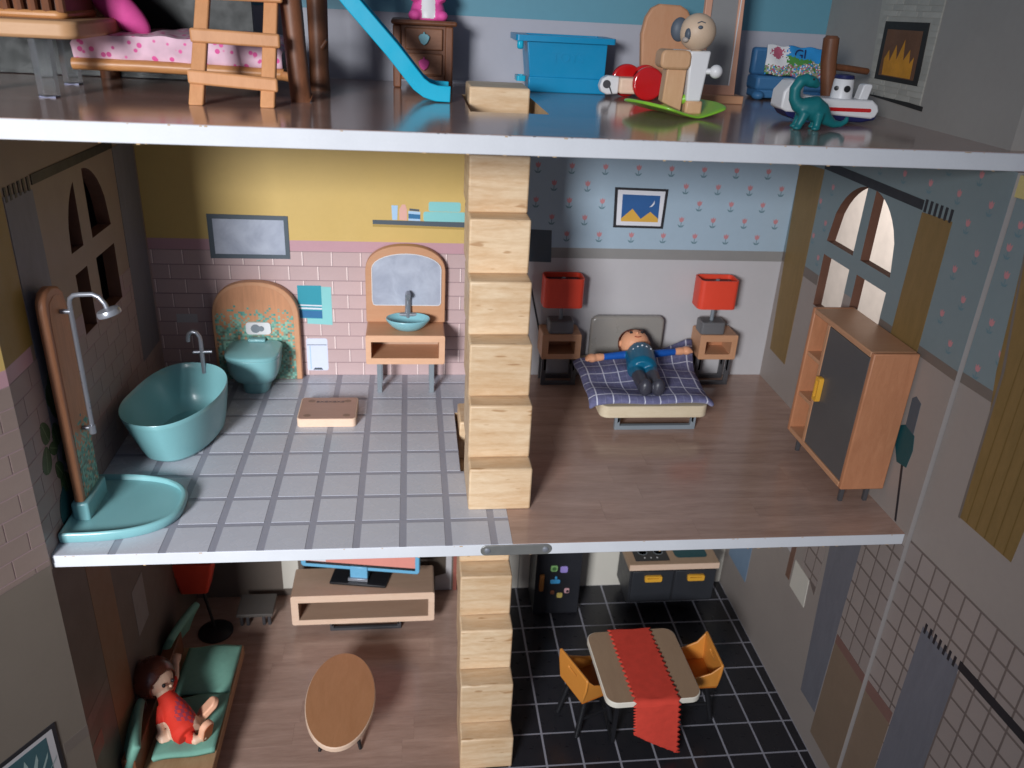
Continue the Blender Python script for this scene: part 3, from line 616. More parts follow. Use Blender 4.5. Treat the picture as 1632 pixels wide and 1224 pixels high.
lp('ochre_panel', [(0, 4.25), (9.2, 4.25), (9.2, ZB), (0, ZB)], yellow); lp('pink_band', [(0, 3.93), (9.2, 3.93), (9.2, 4.25), (0, 4.25)], pink)
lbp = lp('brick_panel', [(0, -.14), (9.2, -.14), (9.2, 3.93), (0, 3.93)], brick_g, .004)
dbr = plain('shaded_door_brick', '#8f7d75', .45, .06, .9, rand=.05)  # same brick print as the back wall, darkened to carry the door's shade
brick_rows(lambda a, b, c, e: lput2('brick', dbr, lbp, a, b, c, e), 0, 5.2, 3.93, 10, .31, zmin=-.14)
lp('dado_band', [(0, -4.95), (.62, -4.95), (.62, -4.63), (0, -4.63)], rw_dado, .007)
lp('picture_frame', [(.70, -5.9), (2.4, -5.9), (2.4, -3.88), (.70, -3.88)], rod_m, .02); lp('picture_mount', [(.79, -5.8), (2.3, -5.8), (2.3, -3.99), (.79, -3.99)], bed_grey, .023); lp('picture_print', [(.95, -5.7), (2.15, -5.7), (2.15, -4.09), (.95, -4.09)], plain('deep_teal_print', '#3c5a60', .5, .1), .026)
m = MB()
for k in range(7):
    a = R(-60+20*k); q = [Vector((1.5, -5.5)), Vector((1.5+.75*math.sin(a)*.9-.05, -5.5+.75*math.cos(a)+.3)), Vector((1.5+.8*math.sin(a), -5.5+.95*math.cos(a)+.3)), Vector((1.5+.75*math.sin(a)*.9+.09, -5.5+.7*math.cos(a)+.2))]
    m.add([LP_(p.x, p.y, .028) for p in q], [(0, 1, 2, 3)])
m.build('palm_print', plain('pale_leaf_print', '#8fa3a0', .5, .1), ld, smooth=False)
rd, rp, rput, RP_ = door('door', XR+.11, -.12, 3, 1, 9.2, G-.3, T-.35, .3, rw_grey)
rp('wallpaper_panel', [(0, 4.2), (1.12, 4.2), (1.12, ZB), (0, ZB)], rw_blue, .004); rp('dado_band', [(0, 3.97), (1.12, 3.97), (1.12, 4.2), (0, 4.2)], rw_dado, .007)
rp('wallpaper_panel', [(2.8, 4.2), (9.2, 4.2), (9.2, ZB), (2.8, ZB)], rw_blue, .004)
rp('curtain', [(1.14, 1.32), (2.7, 1.32), (2.78, 3.5), (2.8, 7.1), (.6, 7.1), (.86, 4.6), (1.08, 3.5)], curtain_m, .012); rp('curtain_seam', [(1.1, 1.3), (1.16, 1.3), (1.06, 4.7), (.62, 7.1), (.58, 7.1), (1.0, 4.6)], rw_dado, .014)
m = MB()
for k in range(5):
    u = 1.35+.28*k; m.add([RP_(u, 1.34, .0135), RP_(u+.03, 1.34, .0135), RP_(u+.01, 6.9, .0135), RP_(u-.01, 6.9, .0135)], [(0, 1, 2, 3)])
m.build('curtain_fold_print', plain('dark_mustard_print', '#6d5529', .55, .1), rd, smooth=False)['kind'] = 'stuff'
m = MB()
for (u, z) in [(.31, 7.37), (.35, 6.39), (.35, 5.4), (.36, 4.4), (.86, 5.91), (.84, 4.91), (.2, 6.9)]: tulip(m, lambda a, b: RP_(u+a, z+b, .0055), .9)
m.build('tulip_print', [red_pr, green_pr], rd, smooth=False)['kind'] = 'stuff'
ktp = rp('tiled_panel', [(0, -7.9), (9.2, -7.9), (9.2, -.1), (0, -.1)], ptile_g, .004)
def kskip(u, z): return (u < 1.0 and z < -4.8) or (1.3 < u < 2.3 and z < -1.9) or u > 5.4
tilepanel(ktp, lambda p, a, b, c, e: rput('wall_tile', ptile, p, a, b, c, e), 0, 5.4, -6.8, -.12, .5, .585, -.04, -.12, kskip)
rp('slate_curtain', [(1.12, -7.9), (2.45, -7.9), (2.42, -1.66), (1.14, -1.66)], curtain_b, .014)
for i in range(7): rp('curtain_ring', [(1.2+.17*i, -1.78), (1.27+.17*i, -1.78), (1.27+.17*i, -1.52), (1.2+.17*i, -1.52)], rod_m, .02)
rp('curtain_rod', [(2.4, -1.72), (7, -1.72), (7, -1.5), (2.4, -1.5)], rod_m, .02)
rp('printed_cupboard', [(.02, -7.9), (1.1, -7.9), (1.1, -4.75), (.02, -4.75)], MATS['brown_cupboard_print'], .016); rp('printed_worktop', [(.02, -4.75), (1.1, -4.75), (1.1, -4.4), (.02, -4.4)], MATS['russet_print'], .018)
rp('hinge_plate', [(-.12, 7.88), (.3, 7.9), (.3, 8.3), (-.12, 8.3)], plain('pale_yellow_plastic', '#c2b277', .4, .1), .05)

# ================================================================== STAIRCASES
def stairs(label, x0, x1, z0, yl, zl, top_back):
    t = thing('staircase', label, 'staircase', ((x0+x1)/2, yl[0], z0), group='stair flights of pine blocks')
    for i in range(len(yl)):
        back = top_back if i == len(yl)-1 else yl[i]+1.75
        k = -.012*i
        MB().box(x0, x1+k, yl[i], back, zl[i], zl[i+1]).build('step', pine, t, bev=.045)
    return t
stairs('upper pine staircase rising from the middle floor between bathroom and bedroom', 7.5, 8.96, 0, [1.34, 1.87, 2.37, 2.95, 3.56, 4.17, 4.8], [0, 1.1, 2.45, 3.75, 5.04, 6.32, 7.62, 9.02], 6.2)
stairs('lower pine staircase rising from the ground floor beside the black tiles', 7.5, 8.95, G, [1.3, 1.88, 2.5, 3.13, 3.79, 4.45, 5.1], [G+a for a in (0, 1.1, 2.47, 3.83, 5.15, 6.45, 7.7, 8.84)], 6.3)

# ================================================================== BATHROOM
t = thing('bathtub', 'teal plastic bathtub standing beside the shower on grey tiles', 'bathtub', (.3, 5.0, 0))
ax = Vector((.2, 1, 0)).normalized(); pe = Vector((ax.y, -ax.x, 0))
def oval(c, L, w, z, n=40, lift=0, front=1.0):
    o = []
    for i in range(n):
        a = 2*math.pi*i/n; ca, sa = math.cos(a), math.sin(a); k = .82
        u = math.copysign(abs(ca)**k, ca)*L; v = math.copysign(abs(sa)**k, sa)*w*(1+.08*ca)
        o.append(Vector((c[0], c[1], z+lift*(ca*abs(ca)*.6+abs(ca)*.4)))+ax*u+pe*v)
    return o
C0 = (.20, 4.85); TB = 1.30
rs = [oval((.34, 4.92), 1.22, .70, 0), oval((.34, 4.92), 1.36, .80, .05), oval((.28, 4.9), 1.5, .95, .6), oval(C0, 1.66, 1.13, TB, lift=.2), oval(C0, 1.63, 1.105, TB+.02, lift=.2), oval(C0, 1.6, 1.08, TB, lift=.2), oval((.28, 4.9), 1.42, .88, .6), oval((.32, 5.0), 1.15, .66, .2), oval((.32, 5.0), .5, .3, .15)]
MB().rings(rs, True, True).build('tub', teal, t, smooth=True, sub=1)
m = MB(); fx, fy, fz = .62, 6.35, 1.45
m.tube([(fx, fy, fz-.2), (fx, fy, fz+.75)], .058)
m.tube([(fx, fy, fz+.7), (fx-.01, fy, fz+.85), (fx-.08, fy, fz+.97), (fx-.18, fy, fz+1.0), (fx-.27, fy, fz+.95), (fx-.31, fy, fz+.84), (fx-.32, fy, fz+.72)], .056)
m.tube([(fx-.22, fy-.02, fz+.42), (fx+.26, fy+.02, fz+.42)], .042); m.build('tap', silver, t)
# toilet
t = thing('toilet', 'teal toilet with an arched wooden mosaic back board', 'toilet', (1.65, 8.2, 0))
MB().plate(arch(.42, 2.9, .0, 1.95, 3.08, 22, .85), 'xz', 8.62, 8.9).build('back_board', beech_v, t, bev=.03)
bbm = MB().plate(arch(.5, 2.74, .02, 1.92, 2.98, 22, .85), 'xz', 8.612, 8.618).build('mosaic_print', mosaic('mosaic_board', '#c98f69', ('#4f8f84', '#8fb9a4', '#6b6f60')), t, smooth=False)
def bowl_ring(w, yf, yb, z, k=.62, n=36):
    o = []
    for i in range(n):
        a = 2*math.pi*i/n; ca, sa = math.cos(a), math.sin(a); x = math.copysign(abs(ca)**k, ca)*w
        y = (yf+yb)/2+math.copysign(abs(sa)**(k if sa < 0 else .3), sa)*(yb-yf)/2; o.append((1.66+x, y, z))
    return o
MB().rings([bowl_ring(.36, 7.62, 8.6, 0), bowl_ring(.38, 7.6, 8.6, .05), bowl_ring(.40, 7.58, 8.6, .33), bowl_ring(.58, 7.42, 8.6, .42), bowl_ring(.68, 7.3, 8.6, .62), bowl_ring(.73, 7.22, 8.6, .9), bowl_ring(.75, 7.2, 8.6, 1.14), bowl_ring(.73, 7.22, 8.6, 1.17)]).build('bowl', teal, t)
MB().rings([bowl_ring(.74, 7.2, 8.6, 1.18), bowl_ring(.77, 7.17, 8.6, 1.2), bowl_ring(.77, 7.17, 8.6, 1.28), bowl_ring(.74, 7.21, 8.58, 1.31)]).build('seat_lid', teal, t)
MB().box(1.42, 1.92, 8.4, 8.6, 1.3, 1.4).build('lid_hinge', teal, t, bev=.03)
fp_ = MB().plate(rrect(1.36, 2.08, 1.48, 1.86, .1), 'xz', 8.57, 8.612).build('flush_plate', whitep, t, bev=.01)
MB().plate(disc(1.64, 1.67, .135), 'xz', 8.555, 8.57).build('flush_button', grey_pl, fp_, bev=.01); MB().plate(disc(1.80, 1.67, .085), 'xz', 8.545, 8.57).build('flush_button', grey_pl, fp_, bev=.01)
# washstand
t = thing('washstand', 'wooden washstand with arched mirror and round blue basin', 'washstand', (6.03, 8.1, 0))
V0 = 7.5
m = MB().plate([rrect(4.89, 7.17, 1.0, 1.9, .05, 3), [(5.04, 1.19), (5.04, 1.70), (7.0, 1.70), (7.0, 1.19)]], 'xz', V0, 8.66); m.build('cabinet', beech, t, bev=.02)
MB().box(5.0, 7.05, 8.58, 8.64, 1.1, 1.8).build('cabinet_back', bench_v, t)
MB().plate([rrect(4.893, 7.167, 1.003, 1.897, .05, 3), [(5.04, 1.19), (5.04, 1.70), (7.0, 1.70), (7.0, 1.19)]], 'xz', V0-.006, V0+.001).build('front_edge', front_v, t, smooth=False)
MB().plate(arch(4.87, 7.2, 1.895, 3.45, 4.24, 24, .9), 'xz', 8.6, 8.88).build('back_board', beech, t, bev=.02)
MB().plate([(5.14, 2.44), (6.99, 2.44), (7.05, 2.46), (7.07, 2.52)]+[(6.065+1.005*math.cos(a), 3.55+.46*math.sin(a)) for a in [math.pi*k_/16 for k_ in range(17)]]+[(5.06, 2.52), (5.08, 2.46)], 'xz', 8.585, 8.605).build('mirror', mirror_m, t, bev=.006)
MB().tube([(5.06+.0, 8.58, 2.6), (5.06, 8.58, 3.55)]+[(6.065+1.005*math.cos(a), 8.58, 3.55+.46*math.sin(a)) for a in [math.pi*(1-i/14) for i in range(15)]]+[(7.07, 8.58, 2.53), (7.04, 8.58, 2.46), (6.98, 8.58, 2.44), (5.15, 8.58, 2.44), (5.09, 8.58, 2.46), (5.06, 8.58, 2.6)], .014, 6).build('mirror_rim', whitep, t)
m = MB().lathe((6.1, 8.05, 1.9), [(.3, 0), (.36, .015), (.5, .12), (.62, .26), (.645, .32), (.63, .345), (.6, .32), (.5, .2), (.36, .1), (.15, .07)], 36, 0, 1, .72); m.build('basin', teal_in, t)
m = MB().tube([(6.1, 8.5, 1.9), (6.1, 8.5, 2.6), (6.1, 8.47, 2.78), (6.1, 8.36, 2.88), (6.1, 8.22, 2.84)], [.1, .085, .085, .085, .08]); m.tube([(5.85, 8.48, 2.18), (6.35, 8.48, 2.18)], .065); m.build('tap', silver, t)
for x in (5.26, 6.80):
    MB().box(x-.07, x+.07, 7.66, 7.8, 0, 1.0).build('leg', grey_pl, t, bev=.01); MB().box(x-.07, x+.07, 8.5, 8.64, 0, 1.0).build('leg', grey_pl, t, bev=.01)
# bathroom scale
t = thing('bathroom_scale', 'square wooden bathroom scale lying on the grey tiles', 'bathroom scale', (3.9, 6.2, 0))
MB().plate(rrect(3.1, 4.69, 5.5, 6.85, .12), 'xy', .0, .25).build('platform', beech_pale, t, bev=.02)
MB().plate(rrect(3.13, 4.66, 5.53, 6.82, .11), 'xy', .25, .254).build('top_veneer', wood('scale_veneer', '#b99484', '#a98475', 'x', 1.2, .5, contrast=.6), t, smooth=False)
for x, y in ((3.36, 5.72), (4.42, 5.72), (3.4, 6.6), (4.4, 6.6)): MB().plate(disc(x, y, .1, 18, .08), 'xy', .254, .257).build('foot_mark', plain('foot_mark_print', '#8c7060', .6), t, smooth=False) if (x, y) == (3.36, 5.72) else MB().plate(disc(x, y, .1, 18, .08), 'xy', .254, .257).build('foot_mark', MATS['foot_mark_print'], t, smooth=False)
lettering('8X8X8X8', .2, blackp, 'dial_print', t, Matrix.Translation((3.92, 6.55, .256)) @ Matrix.Diagonal((.95, .8, 1, 1)), .001)
# shower
t = thing('shower', 'teal half round shower tray with a tall wooden panel', 'shower', (-.6, 1.7, 0))
def dshape(k, z, n=34, r0=0): return [(-1.14+r0+2.28*k*abs(math.cos(a))**.72, 1.60+1.22*k*math.copysign(abs(math.sin(a))**.8, math.sin(a)), z) for a in [-math.pi/2+math.pi*i/n for i in range(n+1)]]
MB().rings([dshape(.95, 0), dshape(.98, .03), dshape(1.0, .19), dshape(.99, .24), dshape(.965, .26), dshape(.94, .24), dshape(.91, .14, r0=.1), dshape(.3, .13, r0=.2)], True, True).build('tray', teal, t, angle=60)
bd = MB().plate([(1.15, .1), (2.18, .1), (2.18, 4.75), (2.1, 5.0), (1.92, 5.18), (1.6, 5.28), (1.35, 5.24), (1.2, 5.1), (1.15, 4.9)], 'yz', -1.04, -.84).build('panel', orange_w, t, bev=.05)
MB().plate([(1.28, .3), (2.12, .3), (2.12, 4.6), (1.9, 5.0), (1.6, 5.08), (1.36, 5.0), (1.28, 4.7)], 'yz', -.838, -.832).build('mosaic_print', MATS['mosaic_board'], t, smooth=False)
MB().box(-1.1, -.74, 1.08, 2.25, .05, .55).build('socket', teal, t, bev=.05)
m = MB(); PX, PY = -.62, 1.75
m.tube([(PX, PY, 2.0), (PX, PY, 4.86), (PX+.03, PY-.02, 4.98), (PX+.12, PY-.04, 5.06), (PX+.24, PY-.05, 5.08), (PX+.5, PY-.08, 5.1), (PX+.62, PY-.1, 5.05), (PX+.72, PY-.12, 4.92), (PX+.76, PY-.13, 4.78)], .047)
m.tube([(PX-.2, PY, 2.05), (PX, PY, 2.05)], .05); m.tube([(PX, PY-.02, 1.93), (PX+.0, PY-.02, 2.13)], .07); m.tube([(PX-.2, PY, 4.7), (PX, PY, 4.7)], .05); m.build('pipe', silver, t)
m = MB().lathe((0, 0, 0), [(.06, .12), (.22, .08), (.24, .02), (.235, -.03), (.18, -.035)], 24); m.v = [p+Vector((PX+.78, PY-.13, 4.72)) for p in m.v]; m.turn((PX+.78, PY-.13, 4.72), ry=-16); m.build('shower_head', silver, t)

# ================================================================== BEDROOM
t = thing('bed', 'low plywood bed with a rounded taupe headboard and grey metal feet', 'bed', (12.9, 7, 0))
MB().plate(rrect(11.4, 14.5, 5.1, 8.75, .25), 'xy', .42, .78).build('platform', ply, t, bev=.03)
MB().plate(rrect(11.7, 14.02, .6, 2.15, .2), 'xz', 8.52, 8.72).build('headboard', head_m, t, bev=.06)
for y in (5.27, 8.2): MB().plate([[(11.86, .0), (14.2, .0), (14.2, .42), (11.86, .42)], [(12.0, .13), (12.0, .41), (14.06, .41), (14.06, .13)]], 'xz', y-.07, y+.07).build('leg_frame', grey_pl, t, bev=.01)
def blanket(u, v):
    # v: 0 foot, 1 head
    x = (11.02+.10*math.sin(v*2.2))+u*(3.58+.35*v-.22*math.sin(v*math.pi)); y = 4.96+.08*u+v*(3.08+.55*u*u*v); z = .93+.04*math.sin(u*9+v*5)+.045*math.sin(v*11+u*3)
    z += .07*math.exp(-((u-.5)/.5)**2)
    z += .55*max(0, v-.62)*max(0, u-.66)*8.5*.55+.12*max(0, v-.8)*2
    if u < .04 or u > .96: z -= .07
    z -= .10*max(0, .05-v)/.05
    return (x, y, z)
bl = MB().grid(blanket, 44, 44).build('blanket', check_m, None, solid=.13, sub=1); tag(bl, 'padded dark blue blanket with white checks spread over the bed', 'blanket')
for x0, nm, lb in ((10.12, 0, 'wooden nightstand beside the staircase, holding the lamp nearest the stairs'), (14.98, 1, 'wooden nightstand on the window side of the bed')):
    if nm == 0:
        t = thing('nightstand', lb, 'nightstand', (x0, 8.0, 0), group='nightstands beside the bed'); ns0 = t
        MB().plate([rrect(x0, x0+1.2, .95, 1.76, .04, 3), [(x0+.2, 1.12), (x0+.2, 1.54), (x0+1.02, 1.54), (x0+1.02, 1.12)]], 'xz', 8.0, 8.85).build('cabinet', beech, t, bev=.02)
        MB().box(x0+.15, x0+1.05, 8.78, 8.83, 1.0, 1.7).build('cabinet_back', orange_w, t)
        for y in (8.22, 8.72): MB().plate([[(x0+.06, 0), (x0+1.16, 0), (x0+1.16, .95), (x0+.06, .95)], [(x0+.2, .12), (x0+.2, .94), (x0+1.02, .94), (x0+1.02, .12)]], 'xz', y-.05, y+.05).build('leg_frame', dgrey, t, bev=.015)
    else:
        c = copy_tree(ns0); c.location.x = x0+.08; c['label'] = lb
for k, (x0, lb) in enumerate(((10.68, 'red shade table lamp beside the pine staircase'), (15.42, 'red shade table lamp on the window side of the bed'))):
    if k == 0:
        t = lamp0 = thing('table_lamp', lb, 'table lamp', (x0, 8.3, 1.76), group='red bedside lamps')
        m = MB()
        for s_ in (0, 1):
            pass
        ro = rrect(x0-.6, x0+.6, 7.98, 8.72, .16, 5); ri = rrect(x0-.55, x0+.55, 8.03, 8.67, .12, 5)
        m.plate([ro, ri[::-1]], 'xy', 2.6, 3.5); m.build('lamp_shade', red_pl, t, bev=.02)
        MB().box(x0-.5, x0+.5, 8.1, 8.6, 3.34, 3.38).build('shade_frame', blackp, t)
        MB().plate(rrect(x0-.38, x0+.38, 8.02, 8.58, .08, 4), 'xy', 1.76, 2.16).build('lamp_base', plain('mid_grey_plastic', '#69686a', .35, .06), t, bev=.04)
        MB().tube([(x0, 8.3, 2.14), (x0, 8.3, 3.46)], .06).build('lamp_stem', grey_pl, t)
    else:
        c = copy_tree(lamp0); c.location.x = x0; c['label'] = lb
# doll lying on the bed
t = thing('person', 'toy man doll in a blue shirt lying with arms spread on the checked blanket', 'person', (12.9, 7, 1.0))
bm_ = MB()
hd = Vector((12.95, 7.9, 1.52))
sh_ = Vector((12.98, 7.35, 1.42)); hip = Vector((12.84, 6.45, 1.32))
bm_.tube([sh_+Vector((-.02, .22, 0)), sh_, sh_*.5+hip*.5, hip, hip+Vector((-.02, -.14, -.03))], [.24, .40, .44, .44, .36], 20)
for s_, hand in ((-1, (11.5, 7.2, 1.34)), (1, (14.5, 7.6, 1.42))):
    a = sh_+Vector((.30*s_, .02, -.03)); hv = Vector(hand); w = a.lerp(hv, .74)
    bm_.tube([a, a.lerp(hv, .35), w, w.lerp(hv, .3)], [.13, .115, .10, .11], 12); bm_.tube([w, w.lerp(hv, .55)], [.115, .125], 12)
    dirv = (hv-w).normalized()
    bm_.ball(hv, (.17, .16, .13)); sd = Vector((-dirv.y, dirv.x, 0))
    for q in range(4): bm_.tube([hv+sd*(.10-.066*q), hv+dirv*(.16-.02*abs(q-1))+sd*(.11-.072*q)+Vector((0, 0, .02)), hv+dirv*(.21-.02*abs(q-1))+sd*(.10-.068*q)-Vector((0, 0, .05))], [.042, .04, .034], 8)
    bm_.tube([hv+sd*.1*s_, hv+sd*.2*s_+dirv*.05], [.045, .035], 8)
for dx, kx in ((-.19, .0), (.21, -.03)):
    a = hip+Vector((dx, 0, -.02)); b_ = Vector((hip.x+dx-.04+kx, 5.25, 1.26)); bm_.tube([a, a.lerp(b_, .5), b_], [.22, .20, .18], 14); bm_.ball(b_+Vector((0, -.04, .06)), (.19, .17, .26))
bm_.ball(hd, (.45, .43, .43)); bm_.tube([hd, sh_], .16)
def paint_man(p):
    if p.y > 7.52 and abs(p.x-hd.x) < .6: return 0
    if p.y < 6.02+.25*(1.5-p.z) and abs(p.x-hip.x) < .7: return 2
    f_ = (sh_.y-p.y)/(sh_.y-hip.y); d_ = abs(p.x-(sh_.x+(hip.x-sh_.x)*f_))
    if d_ < .45 or p.y < 6.75: return 1
    if p.x < sh_.x: return 3 if p.x > 11.86 else 0
    return 3 if p.x < 14.13 else 0
pb = fused(bm_, 'body', t, .028, paint_man, [skin, shirt, trous, sleeve], 5)
hm = MB().ball(hd+Vector((0, .07, -.03)), (.475, .44, .455), 56, 40)
keep = [i for i, f in enumerate(hm.f) if (sum((hm.v[k] for k in f), Vector())/len(f)-hd).dot(Vector((0, .75, -.66))) > .06]; hm.f = [hm.f[i] for i in keep]; hm.mi = [0]*len(keep); hm.build('hair', hair_b, t, solid=.03)
Fd, Ud = Vector((0, -.30, .95)).normalized(), Vector((0, .95, .30)).normalized()
def on_head(a, b, r=.435): return hd+(Fd*math.cos(a)*math.cos(b)+Ud*math.sin(b)+Vector((1, 0, 0))*math.sin(a)*math.cos(b)).normalized()*r
for sx in (-1, 1):
    MB().ball(on_head(.40*sx, .12), (.055, .07, .035), 12, 8).build('eye', blackp, t)
    MB().tube([on_head(.24*sx, .36, .44), on_head(.42*sx, .42, .44), on_head(.62*sx, .34, .44)], .02, 6).build('eyebrow', hair_b, t)
MB().ball(on_head(0, -.06, .44), (.05, .06, .05), 10, 6).build('nose', skin, t)
MB().tube([on_head(-.24, -.34), on_head(0, -.42), on_head(.24, -.34)], .018, 6).build('mouth', plain('lip_paint', '#a8553f', .5), t)
for sx in (-1, 1): MB().ball(hd+Vector((.44*sx, .0, .0)), (.05, .08, .1), 10, 6).build('ear', skin, t)
for k in range(5): MB().ball(sh_.lerp(hip, .35)+Vector((-.26+.13*k, -.02*abs(k-2), .435-.035*abs(k-2)**1.6)), .03, 8, 6).build('button', white_pr, t)
# wardrobe
t = thing('wardrobe', 'wooden wardrobe with a charcoal door and open side shelves', 'wardrobe', (17.0, 2.7, 0))
wx0, wx1, wy0, wy1, wz0, wz1 = 16.47, 17.58, 1.14, 4.28, .5, 4.06
MB().box(wx0, wx1, wy0, wy0+.14, wz0, wz1).build('side_panel', orange_w, t, bev=.03); MB().box(wx0, wx1, wy1-.14, wy1, wz0, wz1).build('side_panel', orange_w, t, bev=.03)
MB().box(wx0, wx1, wy0+.14, wy1-.14, wz1-.14, wz1).build('top_panel', beech, t, bev=.02); MB().box(wx0, wx1, wy0+.14, wy1-.14, wz0, wz0+.14).build('bottom_panel', beech, t, bev=.02)
MB().box(wx1-.06, wx1, wy0+.14, wy1-.14, wz0+.14, wz1-.14).build('back_panel', orange_w, t)
MB().box(wx0+.01, wx1-.06, 3.28, 3.4, wz0+.14, wz1-.14).build('divider', beech_v, t, bev=.01)
for z in (1.62, 2.78): MB().box(wx0+.04, wx1-.06, 3.4, wy1-.14, z, z+.1).build('shelf', beech, t, bev=.01)
dr = MB().box(wx0+.02, wx0+.12, wy0+.16, 3.27, wz0+.16, wz1-.16).build('door', plain('charcoal_door', '#585656', .34, .04, .8, vary_rough=.03), t, bev=.01)
MB().plate([rrect(2.98, 3.2, 1.95, 2.6, .05, 3), rrect(3.05, 3.13, 2.05, 2.5, .02, 2)[::-1]], 'yz', wx0-.1, wx0+.02).build('handle', handle_y, dr, bev=.015)
for y in (1.45, 3.95):
    for x in (16.72, 17.36): MB().box(x-.05, x+.05, y-.05, y+.05, 0, wz0).build('leg', dgrey, t, bev=.01)

# ================================================================== ATTIC
def at_z(name): pass
# bunk bed with trunk posts and ladder
t = thing('bunk_bed', 'log framed bunk bed with trunk posts behind the wooden ladder', 'bunk bed', (1.5, 4.5, T))
def log(path, r, jitter=.05): return MB().tube([Vector(p)+Vector((random.uniform(-jitter, jitter), random.uniform(-jitter, jitter), 0)) for p in path], r, 14)
log([(-.75, 4.4, T+.50), (.7, 4.4, T+.50), (2.2, 4.42, T+.47), (3.5, 4.45, T+.44)], .12, .01).build('bed_rail', honey, t)
log([(3.98, 3.75, T), (3.93, 3.72, T+.05), (3.9, 3.7, T+.4), (3.86, 3.7, T+1), (3.82, 3.7, T+1.7), (3.76, 3.7, T+2.6)], [.235, .22, .215, .215, .22, .23], .01).build('trunk_post', dark_wood, t)
log([(4.08, 6.0, T), (4.08, 6.0, T+.5), (4.1, 6.0, T+1.0), (4.1, 6.0, T+1.8), (4.1, 6.0, T+2.7)], [.24, .22, .22, .23, .24], .01).build('trunk_post', dark_wood, t)
MB().tube([(4.0, 5.9, T+.85), (4.2, 5.85, T+.95), (4.3, 5.8, T+1.1)], [.09, .07, .04], 10).build('branch_stub', dark_wood, t)
MB().tube([(3.5, 4.4, T+.42), (3.95, 3.9, T+.42)], .1, 12).build('peg', honey, t)
MB().box(-.8, 3.5, 4.5, 6.9, T+.42, T+.56).build('bed_base', dark_wood, t, bev=.03)
MB().box(-4.6, 2.5, 6.95, 7.1, T+.02, T+2.75).build('back_panel', plain('attic_shade_panel', '#131715', .5, .1), t)  # added dark sheet standing in for the shade on the attic wall
MB().box(-1.3, 4.6, 3.6, 7.2, T+2.75, T+3.0).build('upper_bunk', dark_wood, t, bev=.04)
log([(-.85, 6.9, T), (-.85, 6.9, T+2.75)], .22).build('trunk_post', dark_wood, t);
def mattress(u, v):
    x = -.72+4.2*u; e = min(1, max(0, min(u, 1-u)*14))**.5; w_ = .018*math.sin(u*19)+.014*math.sin(u*41+v*9)
    if v < .3: a = v/.3*math.pi*.62; y = 4.46-.07*math.sin(a)+w_*.6; z = T+.60+(.22-.22*math.cos(a))*1.45*(.6+.4*e)
    else: y = 4.46-.065+(v-.3)/.7*2.3; z = T+.60+.44*(.6+.4*e)+.05*math.sin(min(1, (v-.3)*2)*1.57)+w_
    return (x, y, z)
m = MB().grid(mattress, 60, 30)
tag(m.build('mattress', floral, None, solid=.1), 'pink floral mattress on the lower bunk', 'mattress')
c = MB().ball((0, 0, 0), (.85, .3, .33), 24, 14); c.turn((0, 0, 0), ry=40, rz=-8); c.v = [p+Vector((.0, 5.2, T+1.62)) for p in c.v]
tag(c.build('cushion', pinkp, None), 'long hot pink cushion leaning on the lower bunk', 'cushion')
t = thing('ladder', 'light wooden ladder leaning against the bunk bed', 'ladder', (2.7, 2.55, T))
for x, dx in ((2.08, .22), (3.42, .12)): MB().add([(x-.14, 2.42, T), (x+.14, 2.42, T), (x+.14, 2.6, T), (x-.14, 2.6, T), (x+dx-.13, 3.9, T+3.2), (x+dx+.13, 3.9, T+3.2), (x+dx+.13, 4.08, T+3.2), (x+dx-.13, 4.08, T+3.2)], [(0, 3, 2, 1), (4, 5, 6, 7), (0, 1, 5, 4), (1, 2, 6, 5), (2, 3, 7, 6), (3, 0, 4, 7)]).build('rail', ladder_w, t, bev=.03)
for z, sl in ((.50, -.10), (1.22, -.04), (1.98, 0), (2.7, .0)):
    y = 2.42+1.48*z/3.2; k = .2*z/3.2; zz = T+z
    MB().add([(1.92+k, y-.12, zz-.12), (3.6+k, y-.12, zz-.12+sl), (3.6+k, y+.0, zz-.12+sl), (1.92+k, y+.0, zz-.12), (1.92+k, y-.12, zz+.14), (3.6+k, y-.12, zz+.14+sl), (3.6+k, y, zz+.14+sl), (1.92+k, y, zz+.14)], [(0, 3, 2, 1), (4, 5, 6, 7), (0, 1, 5, 4), (1, 2, 6, 5), (2, 3, 7, 6), (3, 0, 4, 7)]).build('rung', ladder_w, t, bev=.04)
# slide
t = thing('slide', 'bright blue plastic slide running down beside the chest of drawers', 'slide', (6.3, 4.6, T))
path = [(4.4, T+3.0), (5.2, T+1.92), (5.95, T+.93), (6.2, T+.55), (6.42, T+.33), (6.62, T+.22), (6.85, T+.18), (7.1, T+.17)]
path = [(4.1, T+2.75), (4.92, T+1.83), (5.72, T+.98), (6.1, T+.53), (6.3, T+.30), (6.5, T+.16), (6.74, T+.09), (7.06, T+.08)]
def ribbon(y0, y1, h0, h1):
    m = MB(); rs = []
    for i, (x, z) in enumerate(path):
        a = path[max(i-1, 0)]; b = path[min(i+1, len(path)-1)]; tx, tz = b[0]-a[0], b[1]-a[1]; L = math.hypot(tx, tz); nx, nz = -tz/L, tx/L
        rs.append([(x+nx*h0, y0, z+nz*h0), (x+nx*h0, y1, z+nz*h0), (x+nx*h1, y1, z+nz*h1), (x+nx*h1, y0, z+nz*h1)])
    return m.rings(rs)
ribbon(4.5, 5.5, -.03, .03).build('chute', cyan_pl, t, bev=.01); ribbon(4.42, 4.5, -.07, .27).build('side_rim', cyan_pl, t, bev=.02); ribbon(5.5, 5.58, -.07, .27).build('side_rim', cyan_pl, t, bev=.02)
